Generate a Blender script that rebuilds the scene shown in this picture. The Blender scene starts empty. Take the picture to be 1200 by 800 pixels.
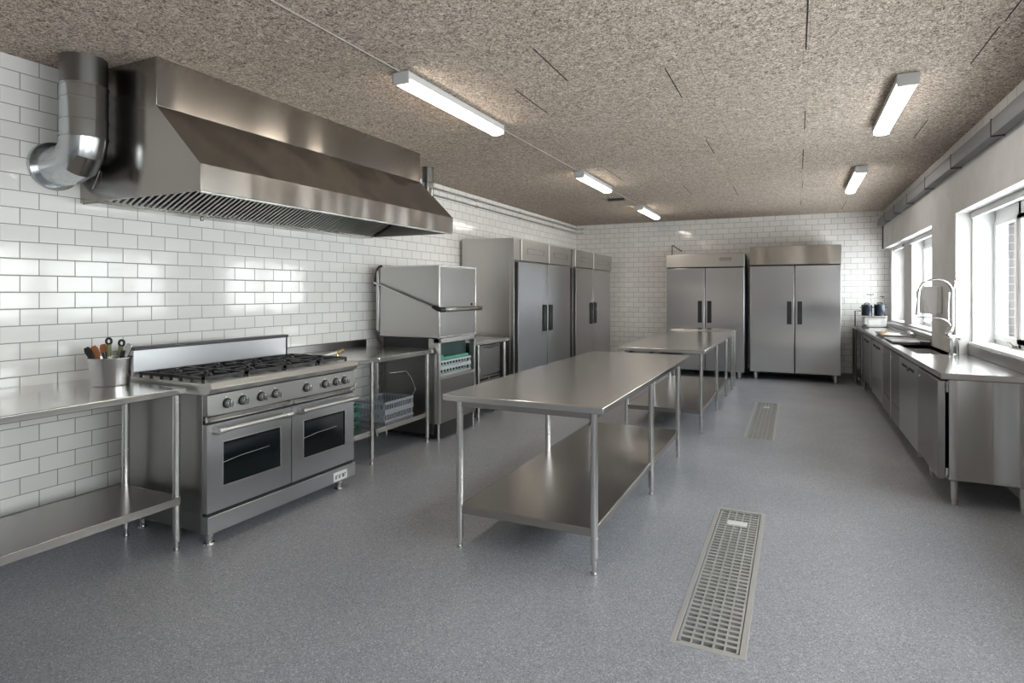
import bpy, bmesh, math, random
from mathutils import Vector, Matrix
random.seed(7)
SC = bpy.context.scene
COL = SC.collection
PI = math.pi

# ------------------------------------------------------------------ materials
def new_mat(name):
    m = bpy.data.materials.new(name); m.use_nodes = True
    nt = m.node_tree; b = nt.nodes['Principled BSDF']
    return m, nt, b
def N(nt, t, **kw):
    n = nt.nodes.new(t)
    for k, v in kw.items(): setattr(n, k, v)
    return n
def setin(n, **kw):
    for k, v in kw.items(): n.inputs[k.replace('_', ' ')].default_value = v
def plain(name, col, rough=.5, metal=0., **kw):
    m, nt, b = new_mat(name)
    b.inputs['Base Color'].default_value = (*col, 1)
    b.inputs['Roughness'].default_value = rough
    b.inputs['Metallic'].default_value = metal
    n = N(nt, 'ShaderNodeTexNoise'); setin(n, Scale=kw.get('scale', 40.), Detail=3.)
    tc = N(nt, 'ShaderNodeTexCoord'); nt.links.new(tc.outputs['Object'], n.inputs['Vector'])
    mr = N(nt, 'ShaderNodeMapRange'); v = kw.get('var', .06)
    mr.inputs['To Min'].default_value = max(0.02, rough - v); mr.inputs['To Max'].default_value = min(1, rough + v)
    nt.links.new(n.outputs['Fac'], mr.inputs['Value']); nt.links.new(mr.outputs[0], b.inputs['Roughness'])
    if kw.get('bump'):
        bp = N(nt, 'ShaderNodeBump'); bp.inputs['Strength'].default_value = kw['bump']; bp.inputs['Distance'].default_value = kw.get('dist', .002)
        nt.links.new(n.outputs['Fac'], bp.inputs['Height']); nt.links.new(bp.outputs[0], b.inputs['Normal'])
    return m
def steel(name, col, rough, grain, wav=.5, wscale=(1.3, 1.3, .5), gstr=.05, rvar=.04, aniso=.6, axis='Z', wd=.02):
    m, nt, b = new_mat(name)
    b.inputs['Metallic'].default_value = 1.
    if aniso:
        tg = N(nt, 'ShaderNodeTangent', direction_type='RADIAL', axis=axis)
        nt.links.new(tg.outputs[0], b.inputs['Tangent']); b.inputs['Anisotropic'].default_value = aniso
        b.inputs['Anisotropic Rotation'].default_value = .25
    tc = N(nt, 'ShaderNodeNewGeometry')
    mp = N(nt, 'ShaderNodeMapping'); mp.inputs['Scale'].default_value = grain
    nt.links.new(tc.outputs['Position'], mp.inputs['Vector'])
    n1 = N(nt, 'ShaderNodeTexNoise'); setin(n1, Scale=1., Detail=3., Roughness=.6)
    nt.links.new(mp.outputs[0], n1.inputs['Vector'])
    mp2 = N(nt, 'ShaderNodeMapping'); mp2.inputs['Scale'].default_value = wscale
    nt.links.new(tc.outputs['Position'], mp2.inputs['Vector'])
    n2 = N(nt, 'ShaderNodeTexNoise'); setin(n2, Scale=1., Detail=0.)
    nt.links.new(mp2.outputs[0], n2.inputs['Vector'])
    ad = N(nt, 'ShaderNodeMath', operation='MULTIPLY_ADD'); ad.inputs[1].default_value = rvar; ad.inputs[2].default_value = rough - rvar * .5
    nt.links.new(n1.outputs['Fac'], ad.inputs[0])
    ad2 = N(nt, 'ShaderNodeMath', operation='MULTIPLY_ADD'); ad2.inputs[1].default_value = rvar * 1.2
    nt.links.new(n2.outputs['Fac'], ad2.inputs[0]); ad2.inputs[2].default_value = rough - rvar * .6
    nt.links.new(ad2.outputs[0], b.inputs['Roughness'])
    mx = N(nt, 'ShaderNodeMix', data_type='RGBA'); mx.inputs[6].default_value = (col[0]*.985, col[1]*.985, col[2]*.985, 1); mx.inputs[7].default_value = (*[min(1, c*1.015) for c in col], 1)
    nt.links.new(n2.outputs['Fac'], mx.inputs[0]); nt.links.new(mx.outputs[2], b.inputs['Base Color'])
    b2 = N(nt, 'ShaderNodeBump'); b2.inputs['Strength'].default_value = wav; b2.inputs['Distance'].default_value = wd
    nt.links.new(n2.outputs['Fac'], b2.inputs['Height']);
    nt.links.new(b2.outputs[0], b.inputs['Normal'])
    return m
ST = (.52, .51, .495)
M = {}
M['steel'] = steel('stainless_steel', ST, .33, (3, 3, 260))
M['steel_hood'] = steel('stainless_hood', (.36, .34, .315), .22, (8, 8, 200), 1., (2.4, 2.4, .12), wd=.075)
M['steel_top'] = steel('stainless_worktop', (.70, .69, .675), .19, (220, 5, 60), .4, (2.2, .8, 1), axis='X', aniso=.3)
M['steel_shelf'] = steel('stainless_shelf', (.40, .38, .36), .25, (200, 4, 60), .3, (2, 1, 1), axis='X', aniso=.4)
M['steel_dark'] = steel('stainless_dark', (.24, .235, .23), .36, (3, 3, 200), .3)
M['steel_side'] = steel('stainless_side', (.29, .282, .272), .33, (3, 3, 240), .5, (1, 1, 1.4))  # darker copy of the steel, shade of the range side put into its colour
M['steel_door'] = steel('stainless_door', (.50, .505, .52), .30, (3, 3, 320), .8, (.6, .6, 2.0), wd=.06)
M['steel_range'] = steel('stainless_range', (.40, .40, .41), .30, (3, 3, 320), .6, (.8, .8, 1.2), wd=.03)
M['steel_warm'] = steel('stainless_header', (.42, .39, .35), .25, (3, 3, 240), 1., (3, 3, .2), wd=.05)
M['steel_end'] = steel('stainless_end', (.50, .495, .49), .25, (300, 300, 3), 1., (4.5, 4.5, .1), wd=.16)
M['galv'] = steel('galvanised_duct', (.52, .54, .56), .2, (20, 20, 4), .25, (2, 2, 1), aniso=0)
M['chrome'] = plain('chrome', (.62, .62, .63), .10, 1., var=.03)
M['tube'] = plain('steel_tube', (.62, .61, .60), .25, 1.)
M['satin'] = plain('satin_steel', (.60, .595, .58), .33, 1.)
M['grate'] = plain('galvanised_grate', (.55, .55, .54), .42, .6)
M['iron'] = plain('cast_iron', (.012, .012, .013), .45, 0, bump=.3)
M['black'] = plain('black_plastic', (.015, .015, .017), .35)
M['gap'] = plain('dark_gasket', (.01, .01, .011), .7)
M['void'] = plain('dark_channel', (.02, .02, .022), .6)
M['oven_glass'] = plain('oven_glass', (.006, .009, .010), .06, 0, var=.02)
M['greenglass'] = plain('dark_green_inside', (.02, .05, .045), .25)
M['white_pl'] = plain('white_plastic', (.75, .75, .74), .4)
M['paint'] = plain('white_gloss_paint', (.86, .87, .87), .35)
M['green'] = plain('green_plastic', (.07, .26, .19), .4)
M['rack'] = plain('pale_grey_plastic', (.42, .48, .49), .45)
M['rackblue'] = plain('blue_grey_plastic', (.33, .37, .42), .45)
M['brass'] = plain('brass', (.75, .55, .22), .25, 1.)
M['wood'] = plain('orange_wood', (.42, .16, .06), .5, bump=.3)
M['olive'] = plain('olive_handle', (.16, .18, .08), .45)
M['paper'] = plain('crumpled_paper', (.75, .69, .60), .8, bump=.8, dist=.01, scale=30.)
M['tan'] = plain('tan_bread', (.45, .30, .17), .8, bump=.6, dist=.006)
M['navy'] = plain('navy_enamel', (.012, .018, .030), .18)
M['conduit'] = plain('cable_sheath', (.42, .38, .34), .6)
M['fix'] = plain('light_housing', (.60, .60, .60), .4)
M['tray'] = plain('cable_tray_grey', (.20, .205, .21), .5, .3)
M['bracket'] = plain('bracket_dark', (.06, .06, .06), .5)
M['hose'] = plain('rubber_hose', (.02, .02, .02), .5)
M['label'] = plain('dark_print', (.04, .035, .04), .5)
M['base'] = plain('baseboard_grey', (.16, .165, .17), .55)

def emit(name, col, s):
    m, nt, b = new_mat(name)
    b.inputs['Base Color'].default_value = (.9, .9, .9, 1)
    b.inputs['Emission Color'].default_value = (*col, 1); b.inputs['Emission Strength'].default_value = s
    return m
M['lamp'] = emit('tube_lens_left', (1, .88, .75), 14.)
M['lamp2'] = emit('tube_lens_right', (1, .95, .90), 6.)

def glass():
    m = bpy.data.materials.new('window_glass'); m.use_nodes = True; nt = m.node_tree; nt.nodes.clear()
    o = N(nt, 'ShaderNodeOutputMaterial'); mx = N(nt, 'ShaderNodeMixShader'); t = N(nt, 'ShaderNodeBsdfTransparent'); g = N(nt, 'ShaderNodeBsdfGlossy')
    g.inputs['Roughness'].default_value = .02; t.inputs['Color'].default_value = (.96, .98, .975, 1)
    lw = N(nt, 'ShaderNodeLayerWeight'); pw = N(nt, 'ShaderNodeMath', operation='POWER'); pw.inputs[1].default_value = 5.
    nt.links.new(lw.outputs['Facing'], pw.inputs[0])
    f = N(nt, 'ShaderNodeMath', operation='MULTIPLY_ADD'); f.inputs[1].default_value = .6; f.inputs[2].default_value = .03; nt.links.new(pw.outputs[0], f.inputs[0])
    nt.links.new(f.outputs[0], mx.inputs[0]); nt.links.new(t.outputs[0], mx.inputs[1]); nt.links.new(g.outputs[0], mx.inputs[2]); nt.links.new(mx.outputs[0], o.inputs[0])
    return m
M['glass'] = glass()

def tile_mat(name, axis, off=(0, 0), mort=.005, col=(.88, .865, .84), gcol=(.26, .25, .235)):
    m, nt, b = new_mat(name)
    g = N(nt, 'ShaderNodeNewGeometry'); s = N(nt, 'ShaderNodeSeparateXYZ'); c = N(nt, 'ShaderNodeCombineXYZ')
    nt.links.new(g.outputs['Position'], s.inputs[0])
    a1 = N(nt, 'ShaderNodeMath', operation='ADD'); a1.inputs[1].default_value = off[0] + 20
    a2 = N(nt, 'ShaderNodeMath', operation='ADD'); a2.inputs[1].default_value = off[1] + 2
    nt.links.new(s.outputs[axis], a1.inputs[0]); nt.links.new(s.outputs['Z'], a2.inputs[0])
    nt.links.new(a1.outputs[0], c.inputs[0]); nt.links.new(a2.outputs[0], c.inputs[1])
    br = N(nt, 'ShaderNodeTexBrick'); br.offset = .5; br.offset_frequency = 2; br.squash = 1
    setin(br, Scale=1., Mortar_Size=mort*.5, Mortar_Smooth=.15, Bias=0., Brick_Width=.2, Row_Height=.1)
    br.inputs['Color1'].default_value = (*col, 1); br.inputs['Color2'].default_value = (*[x*.93 for x in col], 1); br.inputs['Mortar'].default_value = (*gcol, 1)
    nt.links.new(c.outputs[0], br.inputs['Vector']); nt.links.new(br.outputs['Color'], b.inputs['Base Color'])
    mr = N(nt, 'ShaderNodeMapRange'); mr.inputs['To Min'].default_value = .10; mr.inputs['To Max'].default_value = .8
    nt.links.new(br.outputs['Fac'], mr.inputs['Value']); nt.links.new(mr.outputs[0], b.inputs['Roughness'])
    br2 = N(nt, 'ShaderNodeTexBrick'); br2.offset = .5; br2.offset_frequency = 2
    setin(br2, Scale=1., Mortar_Size=mort*1.3, Mortar_Smooth=1., Brick_Width=.2, Row_Height=.1); nt.links.new(c.outputs[0], br2.inputs['Vector'])
    inv = N(nt, 'ShaderNodeMath', operation='SUBTRACT'); inv.inputs[0].default_value = 1; nt.links.new(br2.outputs['Fac'], inv.inputs[1])
    bp = N(nt, 'ShaderNodeBump'); bp.inputs['Strength'].default_value = .5; bp.inputs['Distance'].default_value = .002
    nt.links.new(inv.outputs[0], bp.inputs['Height'])
    n2 = N(nt, 'ShaderNodeTexNoise'); setin(n2, Scale=7., Detail=1.); nt.links.new(c.outputs[0], n2.inputs['Vector'])
    bp2 = N(nt, 'ShaderNodeBump'); bp2.inputs['Strength'].default_value = .12; bp2.inputs['Distance'].default_value = .01
    nt.links.new(n2.outputs['Fac'], bp2.inputs['Height']); nt.links.new(bp.outputs[0], bp2.inputs['Normal'])
    nt.links.new(bp2.outputs[0], b.inputs['Normal'])
    return m
M['tile_l'] = tile_mat('subway_tile_left', 'Y', (.06, 0))
M['tile_b'] = tile_mat('subway_tile_back', 'X', (.03, 0))
M['tile_r'] = tile_mat('subway_tile_right', 'Y', (.0, 0))

def brick_mat():
    m, nt, b = new_mat('red_brick')
    g = N(nt, 'ShaderNodeNewGeometry'); s = N(nt, 'ShaderNodeSeparateXYZ'); c = N(nt, 'ShaderNodeCombineXYZ')
    nt.links.new(g.outputs['Position'], s.inputs[0])
    a = N(nt, 'ShaderNodeMath', operation='ADD'); nt.links.new(s.outputs['X'], a.inputs[0]); nt.links.new(s.outputs['Y'], a.inputs[1])
    nt.links.new(a.outputs[0], c.inputs[0]); nt.links.new(s.outputs['Z'], c.inputs[1])
    br = N(nt, 'ShaderNodeTexBrick'); setin(br, Scale=1., Mortar_Size=.005, Mortar_Smooth=.1, Brick_Width=.14, Row_Height=.075)
    br.inputs['Color1'].default_value = (.26, .075, .05, 1); br.inputs['Color2'].default_value = (.17, .05, .036, 1); br.inputs['Mortar'].default_value = (.36, .31, .27, 1)
    nt.links.new(c.outputs[0], br.inputs['Vector']); nt.links.new(br.outputs['Color'], b.inputs['Base Color']); b.inputs['Roughness'].default_value = .85
    bp = N(nt, 'ShaderNodeBump', invert=True); bp.inputs['Distance'].default_value = .005; nt.links.new(br.outputs['Fac'], bp.inputs['Height']); nt.links.new(bp.outputs[0], b.inputs['Normal'])
    return m
M['brick'] = brick_mat()

def concrete_mat():
    m, nt, b = new_mat('painted_concrete')
    g = N(nt, 'ShaderNodeNewGeometry')
    n = N(nt, 'ShaderNodeTexNoise'); setin(n, Scale=3., Detail=6., Roughness=.6); nt.links.new(g.outputs['Position'], n.inputs['Vector'])
    r = N(nt, 'ShaderNodeValToRGB'); r.color_ramp.elements[0].position = .3; r.color_ramp.elements[1].position = .7
    r.color_ramp.elements[0].color = (.56, .55, .54, 1); r.color_ramp.elements[1].color = (.66, .65, .64, 1)
    nt.links.new(n.outputs['Fac'], r.inputs[0])
    v = N(nt, 'ShaderNodeTexVoronoi'); setin(v, Scale=7.); nt.links.new(g.outputs['Position'], v.inputs['Vector'])
    n3 = N(nt, 'ShaderNodeTexNoise'); setin(n3, Scale=2.3, Detail=1.); nt.links.new(g.outputs['Position'], n3.inputs['Vector'])
    lt = N(nt, 'ShaderNodeMath', operation='LESS_THAN'); lt.inputs[1].default_value = .055; nt.links.new(v.outputs['Distance'], lt.inputs[0])
    gt = N(nt, 'ShaderNodeMath', operation='GREATER_THAN'); gt.inputs[1].default_value = .5; nt.links.new(n3.outputs['Fac'], gt.inputs[0])
    mu = N(nt, 'ShaderNodeMath', operation='MULTIPLY'); nt.links.new(lt.outputs[0], mu.inputs[0]); nt.links.new(gt.outputs[0], mu.inputs[1])
    mx = N(nt, 'ShaderNodeMix', data_type='RGBA'); mx.inputs[7].default_value = (.33, .30, .29, 1)
    nt.links.new(mu.outputs[0], mx.inputs[0]); nt.links.new(r.outputs[0], mx.inputs[6]); nt.links.new(mx.outputs[2], b.inputs['Base Color'])
    b.inputs['Roughness'].default_value = .6
    bp = N(nt, 'ShaderNodeBump'); bp.inputs['Strength'].default_value = .2; bp.inputs['Distance'].default_value = .006; nt.links.new(n.outputs['Fac'], bp.inputs['Height']); nt.links.new(bp.outputs[0], b.inputs['Normal'])
    return m
M['conc'] = concrete_mat()

def floor_mat():
    m, nt, b = new_mat('speckled_epoxy')
    g = N(nt, 'ShaderNodeNewGeometry')
    def noise(s, d=2., dist=0.):
        n = N(nt, 'ShaderNodeTexNoise'); setin(n, Scale=s, Detail=d, Distortion=dist); nt.links.new(g.outputs['Position'], n.inputs['Vector']); return n
    big = noise(.9, 4.); r0 = N(nt, 'ShaderNodeValToRGB')
    r0.color_ramp.elements[0].position = .3; r0.color_ramp.elements[1].position = .7
    r0.color_ramp.elements[0].color = (.29, .303, .335, 1); r0.color_ramp.elements[1].color = (.365, .376, .405, 1)
    nt.links.new(big.outputs['Fac'], r0.inputs[0])
    v = N(nt, 'ShaderNodeTexVoronoi'); setin(v, Scale=230.); nt.links.new(g.outputs['Position'], v.inputs['Vector'])
    r1 = N(nt, 'ShaderNodeValToRGB'); e = r1.color_ramp; e.interpolation = 'CONSTANT'
    e.elements[0].position = 0; e.elements[0].color = (.60, .60, .60, 1); e.elements[1].position = .16; e.elements[1].color = (.88, .88, .88, 1)
    x = e.elements.new(.5); x.color = (1.0, 1.0, 1.0, 1); x = e.elements.new(.80); x.color = (1.25, 1.24, 1.22, 1); x = e.elements.new(.95); x.color = (1.75, 1.72, 1.7, 1)
    sp = N(nt, 'ShaderNodeSeparateColor'); nt.links.new(v.outputs['Color'], sp.inputs[0]); nt.links.new(sp.outputs[0], r1.inputs[0])
    mx = N(nt, 'ShaderNodeMix', data_type='RGBA', blend_type='MULTIPLY'); mx.inputs[0].default_value = 1.
    nt.links.new(r0.outputs[0], mx.inputs[6]); nt.links.new(r1.outputs[0], mx.inputs[7]); nt.links.new(mx.outputs[2], b.inputs['Base Color'])
    md = noise(2.2, 3.); mr = N(nt, 'ShaderNodeMapRange'); mr.inputs['To Min'].default_value = .26; mr.inputs['To Max'].default_value = .46
    nt.links.new(md.outputs['Fac'], mr.inputs['Value']); nt.links.new(mr.outputs[0], b.inputs['Roughness'])
    bp = N(nt, 'ShaderNodeBump'); bp.inputs['Strength'].default_value = .25; bp.inputs['Distance'].default_value = .001
    nt.links.new(sp.outputs[1], bp.inputs['Height']); nt.links.new(bp.outputs[0], b.inputs['Normal'])
    return m
M['floor'] = floor_mat()

def ceiling_mat():
    m, nt, b = new_mat('wood_wool_board')
    g = N(nt, 'ShaderNodeNewGeometry')
    def ridge(scale, off, thr, dist=1.2):
        mp = N(nt, 'ShaderNodeMapping'); mp.inputs['Location'].default_value = (off, off*1.7, off*.6); nt.links.new(g.outputs['Position'], mp.inputs['Vector'])
        n = N(nt, 'ShaderNodeTexNoise'); setin(n, Scale=scale, Detail=1., Distortion=dist); nt.links.new(mp.outputs[0], n.inputs['Vector'])
        s = N(nt, 'ShaderNodeMath', operation='SUBTRACT'); s.inputs[1].default_value = .5; nt.links.new(n.outputs['Fac'], s.inputs[0])
        a = N(nt, 'ShaderNodeMath', operation='ABSOLUTE'); nt.links.new(s.outputs[0], a.inputs[0])
        r = N(nt, 'ShaderNodeMapRange'); r.inputs['From Max'].default_value = thr; nt.links.new(a.outputs[0], r.inputs['Value']); return r
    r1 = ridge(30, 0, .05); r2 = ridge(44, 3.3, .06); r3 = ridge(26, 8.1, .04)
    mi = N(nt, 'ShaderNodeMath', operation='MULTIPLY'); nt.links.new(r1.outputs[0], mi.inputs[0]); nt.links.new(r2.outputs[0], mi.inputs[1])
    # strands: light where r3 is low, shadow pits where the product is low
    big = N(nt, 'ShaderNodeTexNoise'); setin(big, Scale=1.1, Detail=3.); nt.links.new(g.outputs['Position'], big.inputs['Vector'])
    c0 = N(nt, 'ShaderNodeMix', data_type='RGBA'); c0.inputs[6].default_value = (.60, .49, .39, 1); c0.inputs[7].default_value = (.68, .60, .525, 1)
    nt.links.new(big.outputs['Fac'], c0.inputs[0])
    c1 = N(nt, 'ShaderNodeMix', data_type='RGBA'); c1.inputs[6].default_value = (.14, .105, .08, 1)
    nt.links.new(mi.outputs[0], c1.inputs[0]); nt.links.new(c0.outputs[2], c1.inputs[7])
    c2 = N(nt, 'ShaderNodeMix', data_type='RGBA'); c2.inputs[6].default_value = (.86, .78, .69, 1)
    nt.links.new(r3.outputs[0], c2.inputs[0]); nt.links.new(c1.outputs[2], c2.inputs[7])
    # faint board joints, 0.6 m wide boards
    s = N(nt, 'ShaderNodeSeparateXYZ'); c = N(nt, 'ShaderNodeCombineXYZ'); nt.links.new(g.outputs['Position'], s.inputs[0])
    a1 = N(nt, 'ShaderNodeMath', operation='ADD'); a1.inputs[1].default_value = 20.05; nt.links.new(s.outputs['Y'], a1.inputs[0])
    a2 = N(nt, 'ShaderNodeMath', operation='ADD'); a2.inputs[1].default_value = 12.53; nt.links.new(s.outputs['X'], a2.inputs[0])
    nt.links.new(a1.outputs[0], c.inputs[0]); nt.links.new(a2.outputs[0], c.inputs[1])
    br = N(nt, 'ShaderNodeTexBrick'); br.offset = .5; setin(br, Scale=1., Mortar_Size=.004, Mortar_Smooth=.5, Brick_Width=2.4, Row_Height=.6); nt.links.new(c.outputs[0], br.inputs['Vector'])
    jf = N(nt, 'ShaderNodeMath', operation='MULTIPLY'); jf.inputs[1].default_value = .28; nt.links.new(br.outputs['Fac'], jf.inputs[0])
    c3 = N(nt, 'ShaderNodeMix', data_type='RGBA'); c3.inputs[7].default_value = (.15, .13, .11, 1); nt.links.new(jf.outputs[0], c3.inputs[0]); nt.links.new(c2.outputs[2], c3.inputs[6])
    nt.links.new(c3.outputs[2], b.inputs['Base Color']); b.inputs['Roughness'].default_value = .9; b.inputs['Specular IOR Level'].default_value = .1
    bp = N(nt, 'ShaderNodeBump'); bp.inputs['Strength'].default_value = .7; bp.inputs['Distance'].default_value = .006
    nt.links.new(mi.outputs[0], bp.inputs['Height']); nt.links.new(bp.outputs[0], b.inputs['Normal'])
    return m
M['ceiling'] = ceiling_mat()

# ------------------------------------------------------------------ mesh helpers
class MB:
    def __init__(s): s.bm = bmesh.new()
    def box(s, x0, x1, y0, y1, z0, z1, mi=0):
        v = [s.bm.verts.new(p) for p in ((x0,y0,z0),(x1,y0,z0),(x1,y1,z0),(x0,y1,z0),(x0,y0,z1),(x1,y0,z1),(x1,y1,z1),(x0,y1,z1))]
        for q in ((0,3,2,1),(4,5,6,7),(0,1,5,4),(1,2,6,5),(2,3,7,6),(3,0,4,7)):
            f = s.bm.faces.new([v[i] for i in q]); f.material_index = mi
        return s
    def prism(s, pts, axis, a, b, mi=0):
        # pts: 2-D outline; axis 'y': (x,z) pairs extruded along y; 'x': (y,z); 'z': (x,y)
        def P(p, t): return {'y': (p[0], t, p[1]), 'x': (t, p[0], p[1]), 'z': (p[0], p[1], t)}[axis]
        v0 = [s.bm.verts.new(P(p, a)) for p in pts]; v1 = [s.bm.verts.new(P(p, b)) for p in pts]
        n = len(pts)
        fs = [s.bm.faces.new(v0), s.bm.faces.new(v1[::-1])]
        for i in range(n): fs.append(s.bm.faces.new((v0[i], v1[i], v1[(i+1) % n], v0[(i+1) % n])))
        for f in fs: f.material_index = mi
        return s
    def cyl(s, p0, p1, r0, r1=None, seg=16, mi=0):
        r1 = r0 if r1 is None else r1
        p0 = Vector(p0); p1 = Vector(p1); d = (p1 - p0).normalized()
        u = d.orthogonal().normalized(); w = d.cross(u)
        A = []; B = []
        for i in range(seg):
            a = 2*PI*i/seg; o = u*math.cos(a) + w*math.sin(a)
            A.append(s.bm.verts.new(p0 + o*r0)); B.append(s.bm.verts.new(p1 + o*r1))
        fs = [s.bm.faces.new(A[::-1]), s.bm.faces.new(B)]
        for i in range(seg): fs.append(s.bm.faces.new((A[i], A[(i+1) % seg], B[(i+1) % seg], B[i])))
        for f in fs: f.material_index = mi
        return s
    def tube(s, pts, r, seg=12, mi=0, sub=0):
        P = [Vector(p) for p in pts]
        for _ in range(sub):                      # corner cutting
            Q = [P[0]]
            for a, b in zip(P[:-1], P[1:]): Q += [a.lerp(b, .25), a.lerp(b, .75)]
            P = Q + [P[-1]]
        n = len(P); rs = r if isinstance(r, (list, tuple)) else [r]*n
        if len(rs) != n: rs = [rs[min(len(rs)-1, int(i*len(rs)/n))] for i in range(n)]
        t0 = (P[1]-P[0]).normalized(); u = t0.orthogonal().normalized(); rings = []
        for i in range(n):
            t = (P[min(i+1, n-1)] - P[max(i-1, 0)]).normalized()
            u = (u - t*u.dot(t)).normalized(); w = t.cross(u)
            rings.append([s.bm.verts.new(P[i] + (u*math.cos(2*PI*k/seg) + w*math.sin(2*PI*k/seg))*rs[i]) for k in range(seg)])
        for a, b in zip(rings[:-1], rings[1:]):
            for k in range(seg):
                f = s.bm.faces.new((a[k], a[(k+1) % seg], b[(k+1) % seg], b[k])); f.material_index = mi
        s.bm.faces.new(rings[0][::-1]).material_index = mi; s.bm.faces.new(rings[-1]).material_index = mi
        return s
    def lathe(s, prof, c=(0, 0, 0), seg=28, mi=0, closed=False):
        rings = []
        for r, z in prof:
            rings.append([s.bm.verts.new((c[0]+r*math.cos(2*PI*k/seg), c[1]+r*math.sin(2*PI*k/seg), c[2]+z)) for k in range(seg)] if r > 1e-5 else [s.bm.verts.new((c[0], c[1], c[2]+z))])
        for a, b in zip(rings[:-1], rings[1:]):
            for k in range(seg):
                q = []
                if len(a) == 1: q = [a[0], b[k], b[(k+1) % seg]]
                elif len(b) == 1: q = [a[k], a[(k+1) % seg], b[0]]
                else: q = [a[k], a[(k+1) % seg], b[(k+1) % seg], b[k]]
                s.bm.faces.new(q).material_index = mi
        return s
    def xf(s, mat):
        bmesh.ops.transform(s.bm, matrix=mat, verts=s.bm.verts); return s
    def build(s, name, mat, parent=None, org=None, bevel=0., seg=2, ang=32):
        root = parent
        while root is not None and root.parent is not None: root = root.parent
        o0 = Vector(org) if org is not None else (Vector(root['_o']) if root is not None else Vector((0, 0, 0)))
        bmesh.ops.recalc_face_normals(s.bm, faces=s.bm.faces)
        bmesh.ops.translate(s.bm, vec=-o0, verts=s.bm.verts)
        me = bpy.data.meshes.new(name); s.bm.to_mesh(me); s.bm.free()
        for mm in (mat if isinstance(mat, (list, tuple)) else [mat]): me.materials.append(M[mm])
        for p in me.polygons: p.use_smooth = True
        me.set_sharp_from_angle(angle=math.radians(ang))
        o = bpy.data.objects.new(name, me); COL.objects.link(o)
        if parent is not None: o.parent = parent
        else: o.location = o0; o['_o'] = tuple(o0)
        if bevel:
            b = o.modifiers.new('bevel', 'BEVEL'); b.width = bevel; b.segments = seg; b.limit_method = 'ANGLE'; b.angle_limit = math.radians(40)
            b.harden_normals = False
        return o
def tag(o, label, cat, group=None):
    o['label'] = label; o['category'] = cat
    if group: o['group'] = group
    return o
def thing(name, loc, label, cat, group=None):
    o = bpy.data.objects.new(name, None); COL.objects.link(o); o.empty_display_size = .1
    o.location = loc; o['_o'] = tuple(loc)
    return tag(o, label, cat, group)
def struct(o): o['kind'] = 'structure'; return o
def box(name, mat, b, parent=None, bevel=0., org=None):
    m = MB(); m.box(*b); return m.build(name, mat, parent, org, bevel)
def copy_tree(o, parent=None):
    c = o.copy(); COL.objects.link(c); c.parent = parent
    for ch in list(o.children): copy_tree(ch, c)
    return c

# ------------------------------------------------------------------ room
XL, XR, YB, ZC, YF = -4.147, 1.35, 11.87, 2.888, -3.0
XW = 1.64     # window plane
XS = 1.47     # wall under the windows

# floor with two drain openings
D1 = (-.492, -.182, 2.60, 4.38); D2 = (-.487, -.190, 6.57, 8.80)
m = MB()
xs = [XL-.1, D1[0], D1[1], XW+.05]
for (d, y0, y1) in ((D1, YF-.1, 5.5), (D2, 5.5, YB+.1)):
    X = [XL-.1, d[0], d[1], XW+.05]; Y = [y0, d[2], d[3], y1]
    for i in range(3):
        for j in range(3):
            if i == 1 and j == 1: continue
            m.box(X[i], X[i+1], Y[j], Y[j+1], -.2, 0)
struct(m.build('floor', 'floor'))

# ceiling with the open dark joints in it
m = MB(); m.box(XL-.1, XW+.1, YF-.1, YB+.1, ZC, ZC+.12)
for (x, y0, y1) in ((-1.35, 3.12, 3.70), (-1.735, 3.70, 4.29), (-.73, 3.75, 4.36), (.07, 5.1, 5.65), (.072, 6.45, 7.48), (.085, 8.28, 8.83), (-.734, 5.64, 6.27), (.963, 5.77, 6.42), (.963, 3.90, 4.48), (.97, 2.9, 3.84), (.055, 3.16, 3.8), (.70, 10.4, 11.4), (-1.32, 8.0, 8.7), (-.74, 8.3, 9.1), (.08, 10.0, 10.6), (-1.93, 6.5, 7.3), (-1.33, 10.2, 11.2)):
    m.box(x-.0035, x+.0035, y0, y1, ZC-.0015, ZC+.001, 1)
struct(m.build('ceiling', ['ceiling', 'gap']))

struct(box('wall_left', 'tile_l', (XL-.1, XL, YF-.1, YB+.1, 0, ZC)))
struct(box('wall_back', 'tile_b', (XL, XW+.05, YB, YB+.1, 0, ZC)))
# rear wall behind the camera, with glazed openings
m = MB(); zs, zt = 1.02, 2.235
m.box(XL, XW+.05, YF-.1, YF, 0, zs).box(XL, XW+.05, YF-.1, YF, zt, ZC)
rw = []
xe = [XL] + [v for a in rw for v in a] + [XW+.05]
for i in range(0, len(xe), 2): m.box(xe[i], xe[i+1], YF-.1, YF, zs, zt)
struct(m.build('wall_front', 'conc'))

# right wall : tile strip, concrete header, pillars, wall under the windows
HB = 2.235
wins = [(3.75, 6.80), (.2, 3.1), (-2.7, -.4)]
far = [(7.87, 10.10), (10.68, 11.62)]
m = MB()
m.box(XR, XW+.1, YF, YB, HB, 2.70, 0)
m.box(XR, XW+.1, YF, YB, 2.70, ZC, 1)
def pil(y0, y1, x0=XR, z0=0): m.box(x0, XW+.1, y0, y1, z0, HB, 0)
pil(6.80, 7.87); pil(10.10, 10.68, 1.49); pil(11.62, YB, 1.44); pil(3.1, 3.75); pil(-.4, .2); pil(YF, -2.7)
for (y0, y1) in wins + far: m.box(XS, XW+.1, y0, y1, 0, 1.02, 0)
struct(m.build('wall_right', ['conc', 'tile_r']))
m = MB(); m.box(1.741, 1.85, 6.86, 7.81, 0, 2.6).box(1.741, 1.85, 10.16, 10.62, 0, 2.6).box(1.741, 1.85, YF, 11.9, 0, .98).box(1.741, 1.85, YF, 11.9, 2.28, 3.0)
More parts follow.
